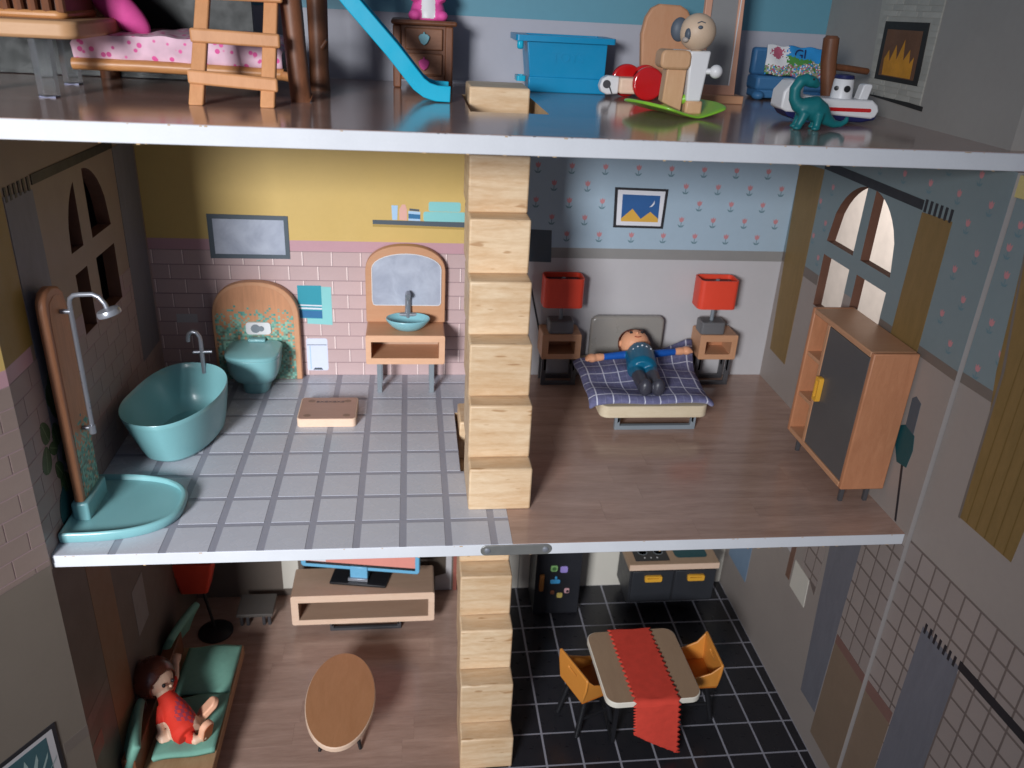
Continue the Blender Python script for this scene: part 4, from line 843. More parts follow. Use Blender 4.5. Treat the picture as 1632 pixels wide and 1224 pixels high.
# chest of drawers + pink figure
t = thing('chest_of_drawers', 'small brown wooden chest with acorn shaped drawer knobs', 'chest of drawers', (6.5, 7.5, T)); cy = 7.3
MB().box(5.92, 7.1, cy+.08, cy+1.2, T+.2, T+1.48).build('body', dark_wood, t, bev=.02)
MB().box(5.72, 7.33, cy-.1, cy+1.3, T+1.46, T+1.58).build('top', dark_wood, t, bev=.05)
for x in (5.86, 7.14): MB().box(x-.1, x+.1, cy, cy+.2, T, T+1.46).build('post', dark_wood, t, bev=.04)
MB().box(5.96, 7.04, cy+.02, cy+.1, T+.2, T+.3).build('apron', dark_wood, t, bev=.02)
drw = wood('drawer_front_wood', '#94664c', '#7a5038', 'x', 1.5, .45)
for z, mt in ((.9, teal_in), (.32, pinkfig)):
    d_ = MB().box(6.06, 6.98, cy+.0, cy+.09, T+z, T+z+.5).build('drawer', drw, t, bev=.03)
    kz = T+z+.26
    MB().plate([(6.52+a, kz+b) for a, b in [(p_*.8, q_*.8) for p_, q_ in ((0, -.19), (.1, -.12), (.16, 0), (.17, .07), (.1, .13), (.03, .14), (.02, .2), (-.02, .2), (-.03, .14), (-.1, .13), (-.17, .07), (-.16, 0), (-.1, -.12))]], 'xz', cy-.09, cy).build('knob', mt, d_, bev=.03)
t = thing('toy_figure', 'pink flocked toy animal with white belly sitting on the brown chest', 'toy figure', (6.6, 7.7, T+1.58))
b = MB().lathe((6.62, 7.8, T+1.55), [(.40, 0), (.46, .06), (.44, .2), (.36, .45), (.28, .7), (.2, .86)], 24, 0, 1, .8); b.ball((6.62, 7.8, T+2.7), (.4, .36, .38)); b.ball((6.3, 7.55, T+1.68), (.17, .2, .13)); b.ball((6.95, 7.55, T+1.68), (.17, .2, .13)); b.ball((6.3, 7.8, T+3.0), .14); b.ball((6.94, 7.8, T+3.0), .14)
b.tube([(6.38, 7.7, T+2.3), (6.28, 7.55, T+2.0)], .11); b.tube([(6.86, 7.7, T+2.3), (6.97, 7.55, T+2.0)], .11)
fused(b, 'body', t, .03, lambda p: 1 if (p.y < 7.62 and abs(p.x-6.62) < .17-.05*abs(p.z-T-1.85) and T+1.62 < p.z < T+2.12) else 0, [pinkfig, whitep], 5)
# storage bin
t = thing('storage_bin', 'bright blue plastic storage bin with rolled rim', 'storage bin', (10.2, 8.1, T))
by0, by1 = 7.62, 8.8
def taper(x0, x1, x2, x3, y0, y1, z0, z1): return [[(x0, y0, z0), (x1, y0, z0), (x1, y1, z0), (x0, y1, z0)], [(x2, y0-.05, z1), (x3, y0-.05, z1), (x3, y1, z1), (x2, y1, z1)]]
m = MB(); o_ = taper(9.28, 11.2, 9.12, 11.2, by0, by1, T, T+1.25); i_ = taper(9.34, 11.14, 9.18, 11.14, by0+.06, by1-.06, T+.06, T+1.25)
m.rings([o_[0], o_[1], i_[1], i_[0]]).build('tub', blue_pl, t, bev=.02)
MB().plate([rrect(8.82, 11.38, by0-.2, by1+.05, .08), rrect(9.18, 11.14, by0+.02, by1-.1, .05)[::-1]], 'xy', T+1.22, T+1.36).build('rim', blue_pl, t, bev=.05)
MB().box(9.2, 11.26, by0-.07, by0-.0, T+.0, T+.38).build('plinth', blue_pl, t, bev=.03)
MB().box(8.86, 9.02, by0-.18, by0-.02, T+1.02, T+1.24).build('clip', cyan_pl, t, bev=.05)
MB().plate([rrect(8.9, 9.14, by0-.02, by0+.5, .05), rrect(8.95, 9.1, by0+.04, by0+.44, .03)[::-1]], 'xy', T+.25, T+.38).build('side_handle', cyan_pl, t, bev=.02)
lettering('TOYS', .34, blue_pl, 'embossed_lettering', t, Matrix.Translation((10.2, by0-.04, T+.85)) @ Matrix.Rotation(R(90), 4, 'X'), .008)
# wheeled toy
t = thing('pull_toy', 'wooden pull toy with red wheels and white head', 'pull toy', (11.7, 7.0, T))
MB().box(11.42, 12.2, 6.75, 7.3, T+.12, T+.5).build('body', beech_pale, t, bev=.05)
for x, y in ((12.1, 6.62), (11.72, 7.36), (12.2, 7.36)): MB().plate(disc(x, T+.40, .4, 32), 'xz', y-.09, y+.09).build('wheel', red_gl, t, bev=.05, seg=3)
m = MB().plate([(11.42, T+.52), (11.42, T+.1), (11.12, T+.08), (10.98, T+.14), (10.93, T+.28), (10.98, T+.45), (11.12, T+.53)], 'xz', 6.85, 7.15); m.build('head', whitep, t, bev=.04)
MB().plate(disc(11.1, T+.33, .1), 'xz', 6.835, 6.86).build('eye', dgrey, t); MB().plate([(11.12, T+.34), (11.18, T+.30), (11.27, T+.1), (11.24, T+.1)], 'xz', 6.838, 6.86).build('mouth_line', dgrey, t)
# tall board and tall mirror
t = thing('wooden_board', 'tall rounded plain beech board standing behind the rocking toy', 'wooden board', (12.9, 7.9, T))
MB().plate([(12.25, T), (13.75, T), (13.4, T+1.9), (13.25, T+2.12), (13.05, T+2.22), (12.5, T+2.23), (12.3, T+2.12), (12.17, T+1.9), (12.1, T+1.5)], 'xz', 7.75, 8.0).build('board', honey if False else beech_v, t, bev=.05)
t = thing('standing_mirror', 'tall standing mirror in a beech frame on a wooden foot', 'mirror', (14.0, 6.9, T))
MB().add([(0, 0, 0)], [], 0)
fr = MB().plate([[(13.42, T+.12), (14.48, T+.12), (14.34, T+3.3), (13.38, T+3.3)], [(13.58, T+.42), (13.56, T+3.15), (14.2, T+3.15), (14.3, T+.42)]], 'xz', 6.85, 7.0); fr.build('frame', plain('rosy_beech', '#cf9c83', .5, .06), t, bev=.02)
MB().plate([(13.58, T+.42), (14.3, T+.42), (14.2, T+3.15), (13.56, T+3.15)], 'xz', 6.9, 6.93).build('mirror_glass', tallmir, t)
MB().box(14.27, 14.295, 6.84, 6.86, T+.42, T+3.1).build('glass_edge', whitep, t)
MB().box(13.45, 14.62, 6.55, 7.3, T, T+.2).build('foot', beech, t, bev=.02)
# rocking toy with koala rider
t = thing('rocking_toy', 'beech block rocking toy on a lime green curved base', 'rocking toy', (12.0, 3.8, T))
def rocker(u, v):
    x = -1.0+2.0*u; e = abs(u-.5)*2; hw = .86*(1 if e < .7 else math.sqrt(max(0.0, 1-((e-.7)/.3)**2))*.9+.1)
    return Vector((x, (v-.5)*2*hw, (.04+.24*(abs(x-.02)/1.0)**1.3)+.0*v))
m = MB().grid(lambda u, v: tuple(rocker(u, v)), 28, 8)
m.v = [Matrix.Rotation(R(24), 3, 'Z') @ p+Vector((12.02, 3.95, T)) for p in m.v]; m.build('rocker_base', lime, t, solid=.07, sub=1)
post = [(11.58, T+.3), (12.02, T+.12), (12.05, T+1.1), (12.04, T+1.22), (11.62, T+1.22)]
MB().plate(post, 'xz', 3.45, 3.8).build('post', block_w, t, bev=.03)
MB().plate(rrect(11.42, 12.08, T+.98, T+1.36, .12), 'xz', 3.32, 3.85).build('head_block', block_w, t, bev=.05)
MB().tube([(11.95, 3.55, T+1.12), (12.24, 3.5, T+1.14)], .075).build('handle_peg', lime, t)
MB().tube([(12.02, 3.6, T+.35), (12.2, 3.55, T+.4)], .1).build('foot_peg', lime, t)
MB().box(12.1, 12.48, 3.4, 3.85, T+.07, T+.36).build('seat_block', block_w, t, bev=.05)
k = thing('koala_toy', 'wooden koala faced toy figure in white overalls riding the rocking toy', 'toy figure', (12.3, 3.6, T+.3))
MB().add([(12.04, 3.36, T+1.35), (12.5, 3.36, T+1.37), (12.5, 3.8, T+1.37), (12.04, 3.8, T+1.35), (12.1, 3.4, T+.34), (12.42, 3.4, T+.34), (12.42, 3.75, T+.34), (12.1, 3.75, T+.34)], [(0, 1, 2, 3), (7, 6, 5, 4), (0, 4, 5, 1), (1, 5, 6, 2), (2, 6, 7, 3), (3, 7, 4, 0)]).build('overalls', whitep, k, bev=.04)
MB().box(11.72, 12.1, 3.5, 3.68, T+1.3, T+1.365).build('arm', whitep, k, bev=.02)
MB().tube([(12.4, 3.45, T+.96), (12.58, 3.4, T+.97)], .06).build('arm', whitep, k); MB().ball((12.66, 3.38, T+.97), .14).build('hand', whitep, k)
hc = Vector((12.2, 3.55, T+1.72))
MB().ball(hc, (.385, .36, .37), 28, 18).build('head', koala_m, k); MB().ball(hc+Vector((-.37, .1, .03)), (.19, .12, .24), 20, 12).build('ear', koala_d, k)
MB().ball(hc+Vector((-.26, -.2, -.04)), (.075, .09, .13), 16, 10).build('nose', koala_d, k); MB().ball(hc+Vector((-.3, -.18, -.15)), (.07, .1, .06), 16, 10).build('muzzle', plain('pale_muzzle', '#b0a59c', .5), k)
MB().ball(hc+Vector((-.06, -.335, .1)), (.055, .035, .04), 12, 8).build('eye', koala_d, k); MB().tube([hc+Vector((-.13, -.315, .18)), hc+Vector((-.05, -.315, .215)), hc+Vector((.04, -.31, .19))], .01, 6).build('eyebrow', koala_d, k)
MB().tube([(12.25, 3.58, T+1.3), (12.22, 3.56, T+1.42)], .12).build('neck', koala_m, k)
# bench seat with a printed packet
t = thing('toy_bench', 'blue plastic toy bench against the back wall of the top floor', 'bench', (16.4, 8.2, T))
MB().box(15.45, 17.5, 7.9, 8.7, T+.25, T+.62).build('seat', blue_sofa, t, bev=.08); MB().box(15.5, 17.5, 8.5, 8.8, T+.6, T+1.3).build('backrest', blue_sofa, t, bev=.08); MB().box(15.5, 17.45, 7.95, 8.7, T+.05, T+.27).build('base', blue_sofa, t, bev=.05)
for x in (15.55, 17.35): MB().ball((x, 7.95, T+.12), (.17, .2, .12)).build('foot', blue_sofa, t)
t = thing('packet', 'small colourful printed packet with dark blue letters lying on the blue bench', 'packet', (16.4, 8.1, T+.62))
def pk(u, v):
    x = 15.62+1.72*u+.12*v; z = T+.66+.72*v+.02*math.sin(u*20)-.05*u; y = 7.92+.35*v-.05*math.sin(math.pi*u)*math.sin(math.pi*v)+.02*math.sin(u*13+v*7); return (x, y, z)
def pk_paint(u, v):
    if u < .34 and v > .3: return 1 if (u-.17)**2*4+(v-.75)**2 > .04 else 4
    if v > .62+.3*(u-.5)*-1 and u > .3: return 0
    if v > .42 and u < .75: return 2
    if u > .92: return 1
    return random.choice([3, 3, 1, 4, 0, 2])
m = MB().grid(pk, 48, 24)
for q in range(len(m.f)): m.mi[q] = pk_paint((q % 48+.5)/48+random.uniform(-.03, .03), (q//48+.5)/24+random.uniform(-.03, .03))
m.build('wrapper', [plain('packet_blue', '#2f8fcf', .25, .1), whitep, plain('packet_green', '#4f8a44', .25, .15), plain('packet_mix', '#9c9c84', .3, .35, 6), plain('packet_rose', '#b05a70', .3, .2)], t, solid=.05)
lettering('Gl', .36, navy, 'packet_lettering', t, Matrix.Translation((16.62, 8.09, T+1.17)) @ Matrix.Rotation(R(80), 4, 'X') @ Matrix.Shear('XZ', 4, (0, 0)), .006)
# wooden post with arm
t = thing('wooden_signpost', 'dark brown wooden post toy with a side arm behind the white boat', 'wooden post', (16.0, 4.9, T))
MB().tube([(16.08, 4.9, T+.02), (16.02, 4.9, T+.5), (15.88, 4.9, T+1.2), (15.84, 4.9, T+1.7), (15.84, 4.9, T+1.76)], [.17, .17, .18, .18, .12], 14).build('post', dark_wood, t)
MB().tube([(15.95, 4.95, T+1.1), (16.5, 5.1, T+1.06), (17.1, 5.3, T+1.0)], .075, 10).build('arm', dark_wood, t); MB().box(16.05, 16.4, 4.85, 5.15, T, T+.5).build('foot_block', dgrey, t, bev=.03)
# boat
t = thing('toy_boat', 'white wooden toy boat with red stripe and navy hull', 'toy boat', (15.4, 3.7, T)); by = 3.42
MB().plate([(14.34, T+.24), (14.45, T+.12), (14.6, T+.06), (16.2, T+.04), (16.5, T+.1), (16.55, T+.22), (16.4, T+.16), (15.4, T+.2)], 'xz', by, by+.6).build('hull', navy, t, bev=.03)
MB().plate([(14.26, T+.28), (14.4, T+.21), (15.4, T+.18), (16.4, T+.12), (16.5, T+.16), (16.56, T+.3), (16.5, T+.42), (16.36, T+.52), (15.2, T+.52), (14.72, T+.58), (14.7, T+.86), (14.46, T+.86), (14.27, T+.62)], 'xz', by-.02, by+.62).build('deck', whitep, t, bev=.04)
MB().plate(rrect(15.15, 16.36, T+.265, T+.345, .035), 'xz', by-.03, by-.018).build('stripe', red_gl, t); 
MB().lathe((15.75, by+.3, T+.52), [(.24, 0), (.235, .02), (.215, .38), (.2, .4)], 24).build('cabin', whitep, t); MB().lathe((15.75, by+.3, T+.92), [(.2, 0), (.22, .02), (.2, .08), (.1, .1)], 24).build('cabin_roof', navy, t)
for x, y, r in ((15.73, by+.06, .07), (15.55, by+.18, .05)): MB().lathe((0, 0, 0), [(r, 0), (r, .03), (r*.5, .035)], 16).turn((0, 0, 0), rx=90, rz=-40 if x < 15.6 else 0).build('porthole', blackp, t).location = Vector((x, y, T+.73))
MB().plate([(16.1, T+.5), (16.32, T+.5), (16.38, T+.8), (16.35, T+.84), (16.2, T+.84), (16.16, T+.8)], 'xz', by+.15, by+.4).build('stern_post', whitep, t, bev=.03)
MB().tube([(14.55, by-.03, T+.70), (14.62, by-.03, T+.85)], .022, 8).build('anchor', dgrey, t); MB().ball((14.53, by-.03, T+.66), (.06, .03, .06)).build('anchor_eye', dgrey, t)
# dinosaur
t = thing('toy_dinosaur', 'teal rubber long necked toy dinosaur in front of the white boat', 'toy dinosaur', (14.6, 2.4, T)); dx, dy = 14.27, 2.33
S_ = .93
pt = lambda x, z, y=0: Vector((dx+(x-14.2)*S_, dy+y, T+z*S_))
b = MB(); b.tube([pt(14.20, 1.06), pt(14.02, 1.0), pt(13.93, .84), pt(13.95, .64), pt(14.05, .52), pt(14.2, .46), pt(14.45, .47), pt(14.62, .38), pt(14.8, .22), pt(14.98, .13), pt(15.15, .13), pt(15.27, .2), pt(15.27, .30)], [.12, .125, .12, .12, .15, .20, .235, .2, .13, .085, .065, .055, .04], 16)
b.ball(pt(14.24, 1.01), (.2, .13, .12), rot=Matrix.Rotation(R(12), 3, 'Y')); b.ball(pt(14.38, .95), (.1, .09, .08)); b.ball(pt(14.42, .42), (.3, .23, .23))
for x, f, y in ((14.2, 14.08, -.12), (14.52, 14.5, -.14), (14.24, 14.16, .14), (14.58, 14.6, .14)): b.tube([pt(x, .36, y), pt((x+f)/2, .2, y*1.1), pt(f, .06, y*1.15), pt(f, .02, y*1.15)], [.12, .09, .075, .085], 12); b.ball(pt(f-.03, .04, y*1.2-.02), (.1, .09, .045))
fused(b, 'body', t, .024, lambda p: 0, [dino_m], 5)
for y in (-.115, .115): MB().ball(pt(14.26, 1.06, y), .022, 10, 6).build('eye', blackp, t)
# side table with clear legs
t = thing('side_table', 'thick wooden stool top on clear acrylic legs', 'side table', (-.6, 3.2, T))
MB().plate(rrect(-3.2, .05, 2.5, 5.6, .3), 'xy', T+1.07, T+1.38).build('table_top', wood('stool_top', '#c79c74', '#b4875e', 'x', 1.2, .5, contrast=.6), t, bev=.06)
for x, y, x2, y2 in ((-.72, 2.85, -.72, 2.85), (-1.1, 5.2, -1.1, 5.2), (-2.4, 2.85, -2.4, 2.85)): MB().tube([(x-.0, y, T+.02), (x2, y2, T+1.07)], [.2, .22], 4).build('leg', clear, t)
for x, y in ((-.72, 2.85), (-1.1, 5.2)): MB().box(x-.15, x+.15, y-.12, y+.12, T, T+.03).build('leg_pad', navy, t)
t = thing('wooden_toy', 'brown wooden toy with upright rounded staves standing on the thick stool top', 'wooden toy', (-1.2, 3.9, T+1.38))
MB().plate(rrect(-2.0, -.35, 3.3, 5.2, .2), 'xy', T+1.38, T+1.52).build('base', honey, t, bev=.05)
for i in range(7): MB().tube([(-1.95+.25*i, 3.4, T+1.5), (-2.0+.26*i, 3.35, T+2.6)], .09, 8).build('stave', dark_wood, t)
MB().box(-1.95, -.4, 3.5, 5.1, T+1.5, T+2.5).build('lining', dark_wood, t)

# ================================================================== LIVING ROOM
t = thing('sofa', 'low wooden sofa frame with teal felt cushions along the left wall', 'sofa', (0, 3.3, G))
MB().box(-1.12, 1.0, .75, 5.75, G+.35, G+.72).build('frame', wood('sofa_wood', '#b4906e', '#9c7856', 'y', 1.2, .5), t, bev=.03)
MB().box(-1.1, -.75, .9, 5.6, G+.72, G+1.5).build('back_rail', dark_wood, t, bev=.03)
for y in (1.1, 5.3):
    for x in (-.95, .8): MB().box(x-.08, x+.08, y-.08, y+.08, G, G+.36).build('leg', dgrey, t, bev=.01)
def pad(x0, x1, y0, y1, z, rz=0, w=0): return MB().grid(lambda u, v: (x0+(x1-x0)*u, y0+(y1-y0)*v+w*u, z+.03*math.sin(u*7+v*4)+.07*(math.sin(math.pi*u)*math.sin(math.pi*v))**.4), 18, 18)
for i, (a, b_) in enumerate(((1.42, 3.45), (3.62, 5.5))): tag(pad(-.55, .98, a, b_, G+.86, w=.18 if i == 0 else .05).build('seat_cushion', teal_dk, t, solid=.14), 'teal felt seat cushion under the girl doll' if i == 0 else 'empty teal felt seat cushion', None)
for i, (y, x, tilt) in enumerate(((1.7, -1.16, 70), (5.65, -.98, 66))):
    m = MB().grid(lambda u, v: (-.62+1.24*u, -.85+1.7*v, .12*(math.sin(math.pi*u)*math.sin(math.pi*v))**.5), 14, 14); m.turn((0, 0, 0), ry=-tilt, rz=12 if i == 0 else -14); m.v = [p+Vector((x+.15, y, G+1.35)) for p in m.v]
    m.build('back_cushion', teal_dk, t, solid=.22, sub=1)
# girl doll
t = thing('person', 'toy girl doll in a red dress lying back on the teal sofa', 'person', (0, 2.6, G+1))
gz = lambda x, y, z: Vector((x, y, G+z))
hip, che, nk, hd = gz(.16, 2.1, 1.2), gz(-.18, 2.5, 1.5), gz(-.5, 2.78, 1.86), gz(-.74, 3.02, 2.14)
b = MB(); b.tube([gz(.3, 1.95, 1.15), hip, che, nk], [.34, .42, .34, .2], 20); b.ball(hd, (.46, .44, .46)); b.tube([nk, hd], .15)
h1 = gz(-.40, 1.96, 1.14); s1 = gz(-.5, 2.5, 1.66); b.tube([s1, s1.lerp(h1, .5)+Vector((-.06, -.05, 0)), h1], [.12, .1, .09], 10); b.ball(h1, (.17, .16, .12))
for q in range(4): b.tube([h1, h1+Vector((-.04+.07*q, -.16+.03*abs(q-1), -.02)), h1+Vector((-.03+.07*q, -.2+.03*abs(q-1), -.07))], [.045, .042, .035], 8)
b.tube([h1, h1+Vector((-.17, -.04, .02))], [.045, .035], 8)
h2 = gz(-.47, 4.0, 1.85); s2 = gz(-.38, 2.95, 1.72); b.tube([s2, s2.lerp(h2, .5)+Vector((.06, 0, -.04)), h2], [.12, .1, .09], 10); b.ball(h2, (.12, .17, .13))
for q in range(4): b.tube([h2+Vector((-.08+.055*q, .05, 0)), h2+Vector((-.09+.06*q, .2-.02*abs(q-1), .03)), h2+Vector((-.08+.055*q, .25-.02*abs(q-1), .0))], [.04, .036, .03], 8)
b.tube([h2, h2+Vector((.13, .03, .05))], [.045, .035], 8)
f1, f2 = gz(.76, 1.9, 1.3), gz(.66, 2.66, 1.32)
b.tube([gz(.3, 1.9, 1.12), gz(.5, 1.78, 1.12), f1+Vector((-.04, 0, -.15))], [.17, .12, .1], 12); b.tube([gz(.3, 2.2, 1.15), gz(.5, 2.5, 1.16), f2+Vector((-.05, 0, -.08))], [.17, .12, .1], 12)
def paint_girl(p):
    q = p-Vector((0, 0, G))
    if (p-hd).length < .53: return 0
    if (p-h1).length < .34: return 0
    if (p-h2).length < .6: return 0
    axis = (nk-hip).normalized(); d_ = ((p-hip)-axis*(p-hip).dot(axis)).length
    if d_ < .55 and p.x < .42: return 2 if (q.x+.35*q.z > .52 and q.y > 2.0 and math.sin(q.x*31+q.y*23)*math.sin(q.z*33+q.y*19) > -.1) else 1
    if d_ < .6 and p.x < .3: return 1
    return 0
fused(b, 'body', t, .028, paint_girl, [skin_p, dress, dress_p], 5)
for i, (f, rz, ry) in enumerate(((f1, -22, 0), (f2, 30, 28))):
    m = MB().plate([(y*1.0, z) for y, z in rrect(-.19, .19, -.36, .36, .18)], 'yz', -.12, .06); m2 = MB().plate([(y, z) for y, z in rrect(-.145, .145, -.31, .31, .14)], 'yz', .06, .075)
    for mm, nm, mt in ((m, 'foot', plain('pale_shoe_%s' % 'ab'[i], '#eeb393', .45)), (m2, 'sole', shoe)):
        mm.turn((0, 0, 0), rz=rz-14, ry=ry+16, rx=0); mm.v = [p+f for p in mm.v]; mm.build(nm, mt, t, bev=.04 if nm == 'foot' else 0)
up = (hd-che).normalized(); face = Vector((.80, -.42, .12)).normalized()
hm = MB().ball(hd-face*.08+up*.03, (.56, .54, .54), 64, 44)
keep = [i for i, f in enumerate(hm.f) if (sum((hm.v[k] for k in f), Vector())/len(f)-hd).dot((face*.86-up*.5).normalized()) < .27]; hm.f = [hm.f[i] for i in keep]; hm.mi = [0]*len(keep); hm.build('hair', hair_b, t, solid=.05)
MB().tube([hd-face*.35+Vector((-.2, -.1, -.2)), hd-face*.4+Vector((-.15, -.35, -.5)), gz(-.85, 2.45, 1.25)], [.25, .22, .08], 12).build('pony_tail', hair_b, t)
side = face.cross(up).normalized()
for sx in (-1, 1): MB().ball(hd+face*.43+side*.16*sx-up*.04, (.05, .05, .06), 12, 8).build('eye', blackp, t)
MB().ball(hd+face*.46-up*.12, .045, 10, 6).build('nose', skin_p, t); MB().tube([hd+face*.42-up*.22-side*.08, hd+face*.43-up*.25, hd+face*.42-up*.22+side*.08], .014, 6).build('mouth', MATS['lip_paint'], t)
# floor lamp, low table
t = thing('floor_lamp', 'short floor lamp with red shade and black foot in the dark corner', 'floor lamp', (-.3, 7.3, G))
MB().lathe((-.2, 7.2, G), [(.55, 0), (.55, .06), (.5, .1), (.1, .14)], 28).build('foot', blackp, t); MB().tube([(-.25, 7.3, G+.1), (-.55, 7.45, G+1.75)], .05).build('pole', blackp, t)
m = MB().rings([[(x, y, G+1.62) for x, y in rrect(-1.15, -.3, 7.15, 7.85, .1, 3)], [(x, y, G+2.9) for x, y in rrect(-1.3, .02, 6.95, 8.05, .1, 3)]]); m.build('lamp_shade', red_pl, t, bev=.02)
t = thing('low_table', 'small dark grey low table against the back wall of the living room', 'table', (1.05, 7.7, G))
MB().box(.45, 1.62, 7.35, 8.4, G+.42, G+.54).build('table_top', plain('dim_grey_paint', '#5b5652', .5), t, bev=.02)
for x in (.58, .78, 1.3, 1.48): MB().tube([(x, 7.5, G), (x, 7.5, G+.42)], .06, 10).build('leg', dgrey, t)
# tv bench and tv
t = thing('tv_bench', 'long open beech television bench against the living room wall', 'tv bench', (4.6, 7.6, G))
MB().plate([rrect(2.3, 6.94, G+.36, G+1.54, .07, 3), [(2.53, G+.56), (2.53, G+1.27), (6.74, G+1.27), (6.74, G+.56)]], 'xz', 6.97, 8.4).build('cabinet', bench_v, t, bev=.02)
MB().plate([rrect(2.302, 6.938, G+.362, G+1.538, .07, 3), [(2.53, G+.56), (2.53, G+1.27), (6.74, G+1.27), (6.74, G+.56)]], 'xz', 6.962, 6.97).build('front_edge', beech_pale, t, smooth=False)
MB().box(2.4, 6.85, 8.3, 8.36, G+.45, G+1.45).build('cabinet_back', bench_v, t)
for y in (7.1, 8.2): MB().plate([[(3.5, G), (5.84, G), (5.84, G+.36), (3.5, G+.36)], [(3.62, G+.1), (3.62, G+.35), (5.72, G+.35), (5.72, G+.1)]], 'xz', y-.06, y+.06).build('leg_frame', dgrey, t, bev=.01)
t = thing('television', 'toy television with light blue frame and coral picture on the bench', 'television', (4.5, 7.8, G+1.54), rz=-9.5)
M_ = MW[t.name]
def loc(m): m.v = [M_ @ p for p in m.v]; return m
loc(MB().plate([(-.95, -.42), (.92, -.42), (.98, .3), (-.95, .3)], 'xy', 0, .09)).build('foot', blackp, t, bev=.02)
loc(MB().box(-.36, .3, -.3, -.2, .09, .2).box(-.34, .28, -.26, -.02, .09, .12)).build('stand_clip', silver, t, bev=.02); loc(MB().box(-.3, .28, -.22, .1, .1, .62)).build('neck', tvblue, t, bev=.03)
loc(MB().plate(rrect(-1.95, 2.0, .45, 3.0, .12), 'xz', -.16, .1)).build('screen_frame', tvblue, t, bev=.03); loc(MB().plate(rrect(-1.78, 1.86, .66, 2.85, .04), 'xz', -.166, -.158)).build('screen', coral, t, smooth=False); loc(MB().box(-1.78, 1.86, -.172, -.165, .6, .7)).build('screen_bar', blackp, t)
loc(MB().box(-1.6, -1.1, -.175, -.167, .72, 1.4)).build('screen_picture', white_pr, t)
# oval table
t = thing('coffee_table', 'oval brown wooden coffee table with pale rim in the living room', 'coffee table', (4.2, 2.85, G))
MB().plate(disc(4.2, 2.82, .97, 48, 1.74), 'xy', G+1.17, G+1.34).build('table_top', beech_pale, t, bev=.03); MB().plate(disc(4.2, 2.82, .945, 48, 1.715), 'xy', G+1.338, G+1.344).build('top_veneer', walnut_top, t, smooth=False)
for x, y in ((4.75, 2.2), (3.62, 2.2), (3.7, 3.9), (4.7, 3.9)): MB().tube([(x, y, G), (4.2+(x-4.2)*.6, 2.9+(y-2.9)*.7, G+1.18)], [.05, .08], 10).build('leg', blackp, t)

# ================================================================== KITCHEN
t = thing('fridge', 'tall black toy fridge with colourful magnets and orange handle', 'fridge', (11.2, 8.1, G)); fy = 7.45
MB().box(10.38, 11.95, fy+.1, 8.85, G, G+3.9).build('cabinet', plain('black_board', '#26262a', .4, .15), t, bev=.03); fd = MB().box(10.36, 11.93, fy, fy+.1, G+.05, G+3.85).build('door', plain('black_door', '#2a2b30', .35, .12), t, bev=.02)
MB().box(10.5, 10.66, fy-.12, fy, G+1.1, G+1.78).build('handle', plain('orange_wood', '#a06a34', .5), fd, bev=.04)
for x, z, w, h, c in ((10.98, 2.0, .24, .24, '#8fc07a'), (11.32, 1.95, .26, .26, '#a08fd6'), (11.05, 1.45, .34, .16, '#4aa6de'), (11.07, 1.6, .08, .12, '#4aa6de'), (10.98, 1.0, .14, .16, '#7a4a36'), (11.24, .86, .2, .2, '#d6c06a'), (11.48, 1.05, .18, .2, '#d9a8ae')):
    nm = 'magnet_paint_'+c[1:]; mt = MATS.get(nm) or plain(nm, c, .4, .1); o = MB().plate(rrect(x-w/2, x+w/2, G+z-h/2, G+z+h/2, min(w, h)*.25, 3), 'xz', fy-.05, fy).build('magnet', mt, fd, bev=.015)
MB().plate(disc(10.98, G+2.0, .07), 'xz', fy-.06, fy-.05).build('magnet_eye', plain('magnet_green', '#4f7a48', .4), fd); MB().plate(disc(11.50, G+1.04, .05), 'xz', fy-.06, fy-.05).build('magnet_gap', blackp, fd)
t = thing('kitchen_counter', 'black kitchen counter with wooden worktop, hob, sink and yellow handles', 'kitchen counter', (15.1, 8, G)); ky = 7.3
kc = MB().box(13.62, 16.62, ky+.04, 8.85, G+.5, G+1.93).build('cabinet', plain('charcoal_board', '#2e2f33', .4, .12), t, bev=.02); wt = MB().plate(rrect(13.54, 16.72, ky-.04, 8.88, .06), 'xy', G+1.93, G+2.17).build('worktop', tan_top, t, bev=.02)
MB().box(13.55, 16.71, ky-.046, ky-.038, G+1.935, G+2.165).build('worktop_edge', beech_pale, wt)
MB().box(13.8, 15.0, ky+.16, 8.6, G+2.165, G+2.185).build('hob', blackp, wt, bev=.005)
for x, y in ((14.15, 7.95), (14.7, 7.95), (14.15, 8.35), (14.7, 8.35)): MB().lathe((x, y, G+2.185), [(.17, 0), (.16, .004), (.15, .004), (.14, .0)], 24).build('hob_ring', grey_pl, wt)
for k in range(3): MB().plate(disc(14.15+.22*k, ky+.32, .03, 10), 'xy', G+2.185, G+2.19).build('hob_mark', whitep, wt)
MB().plate(rrect(15.25, 16.4, ky+.3, 8.5, .15), 'xy', G+2.165, G+2.18).build('sink', pot_pr, wt)
for x in (14.42, 15.93):
    d_ = MB().box(x-.72, x+.72, ky-.02, ky+.05, G+.62, G+1.85).build('door', plain('charcoal_door_%s' % ('left' if x < 15 else 'right'), '#33353a', .38, .1), t, bev=.02)
    MB().plate([rrect(x-.3, x+.3, G+1.48, G+1.71, .05, 3), rrect(x-.22, x+.22, G+1.61, G+1.65, .015, 2)[::-1]], 'xz', ky-.12, ky-.02).build('handle', handle_y, d_, bev=.02)
MB().box(13.8, 16.5, 7.95, 8.7, G, G+.5).build('plinth', blackp, t)
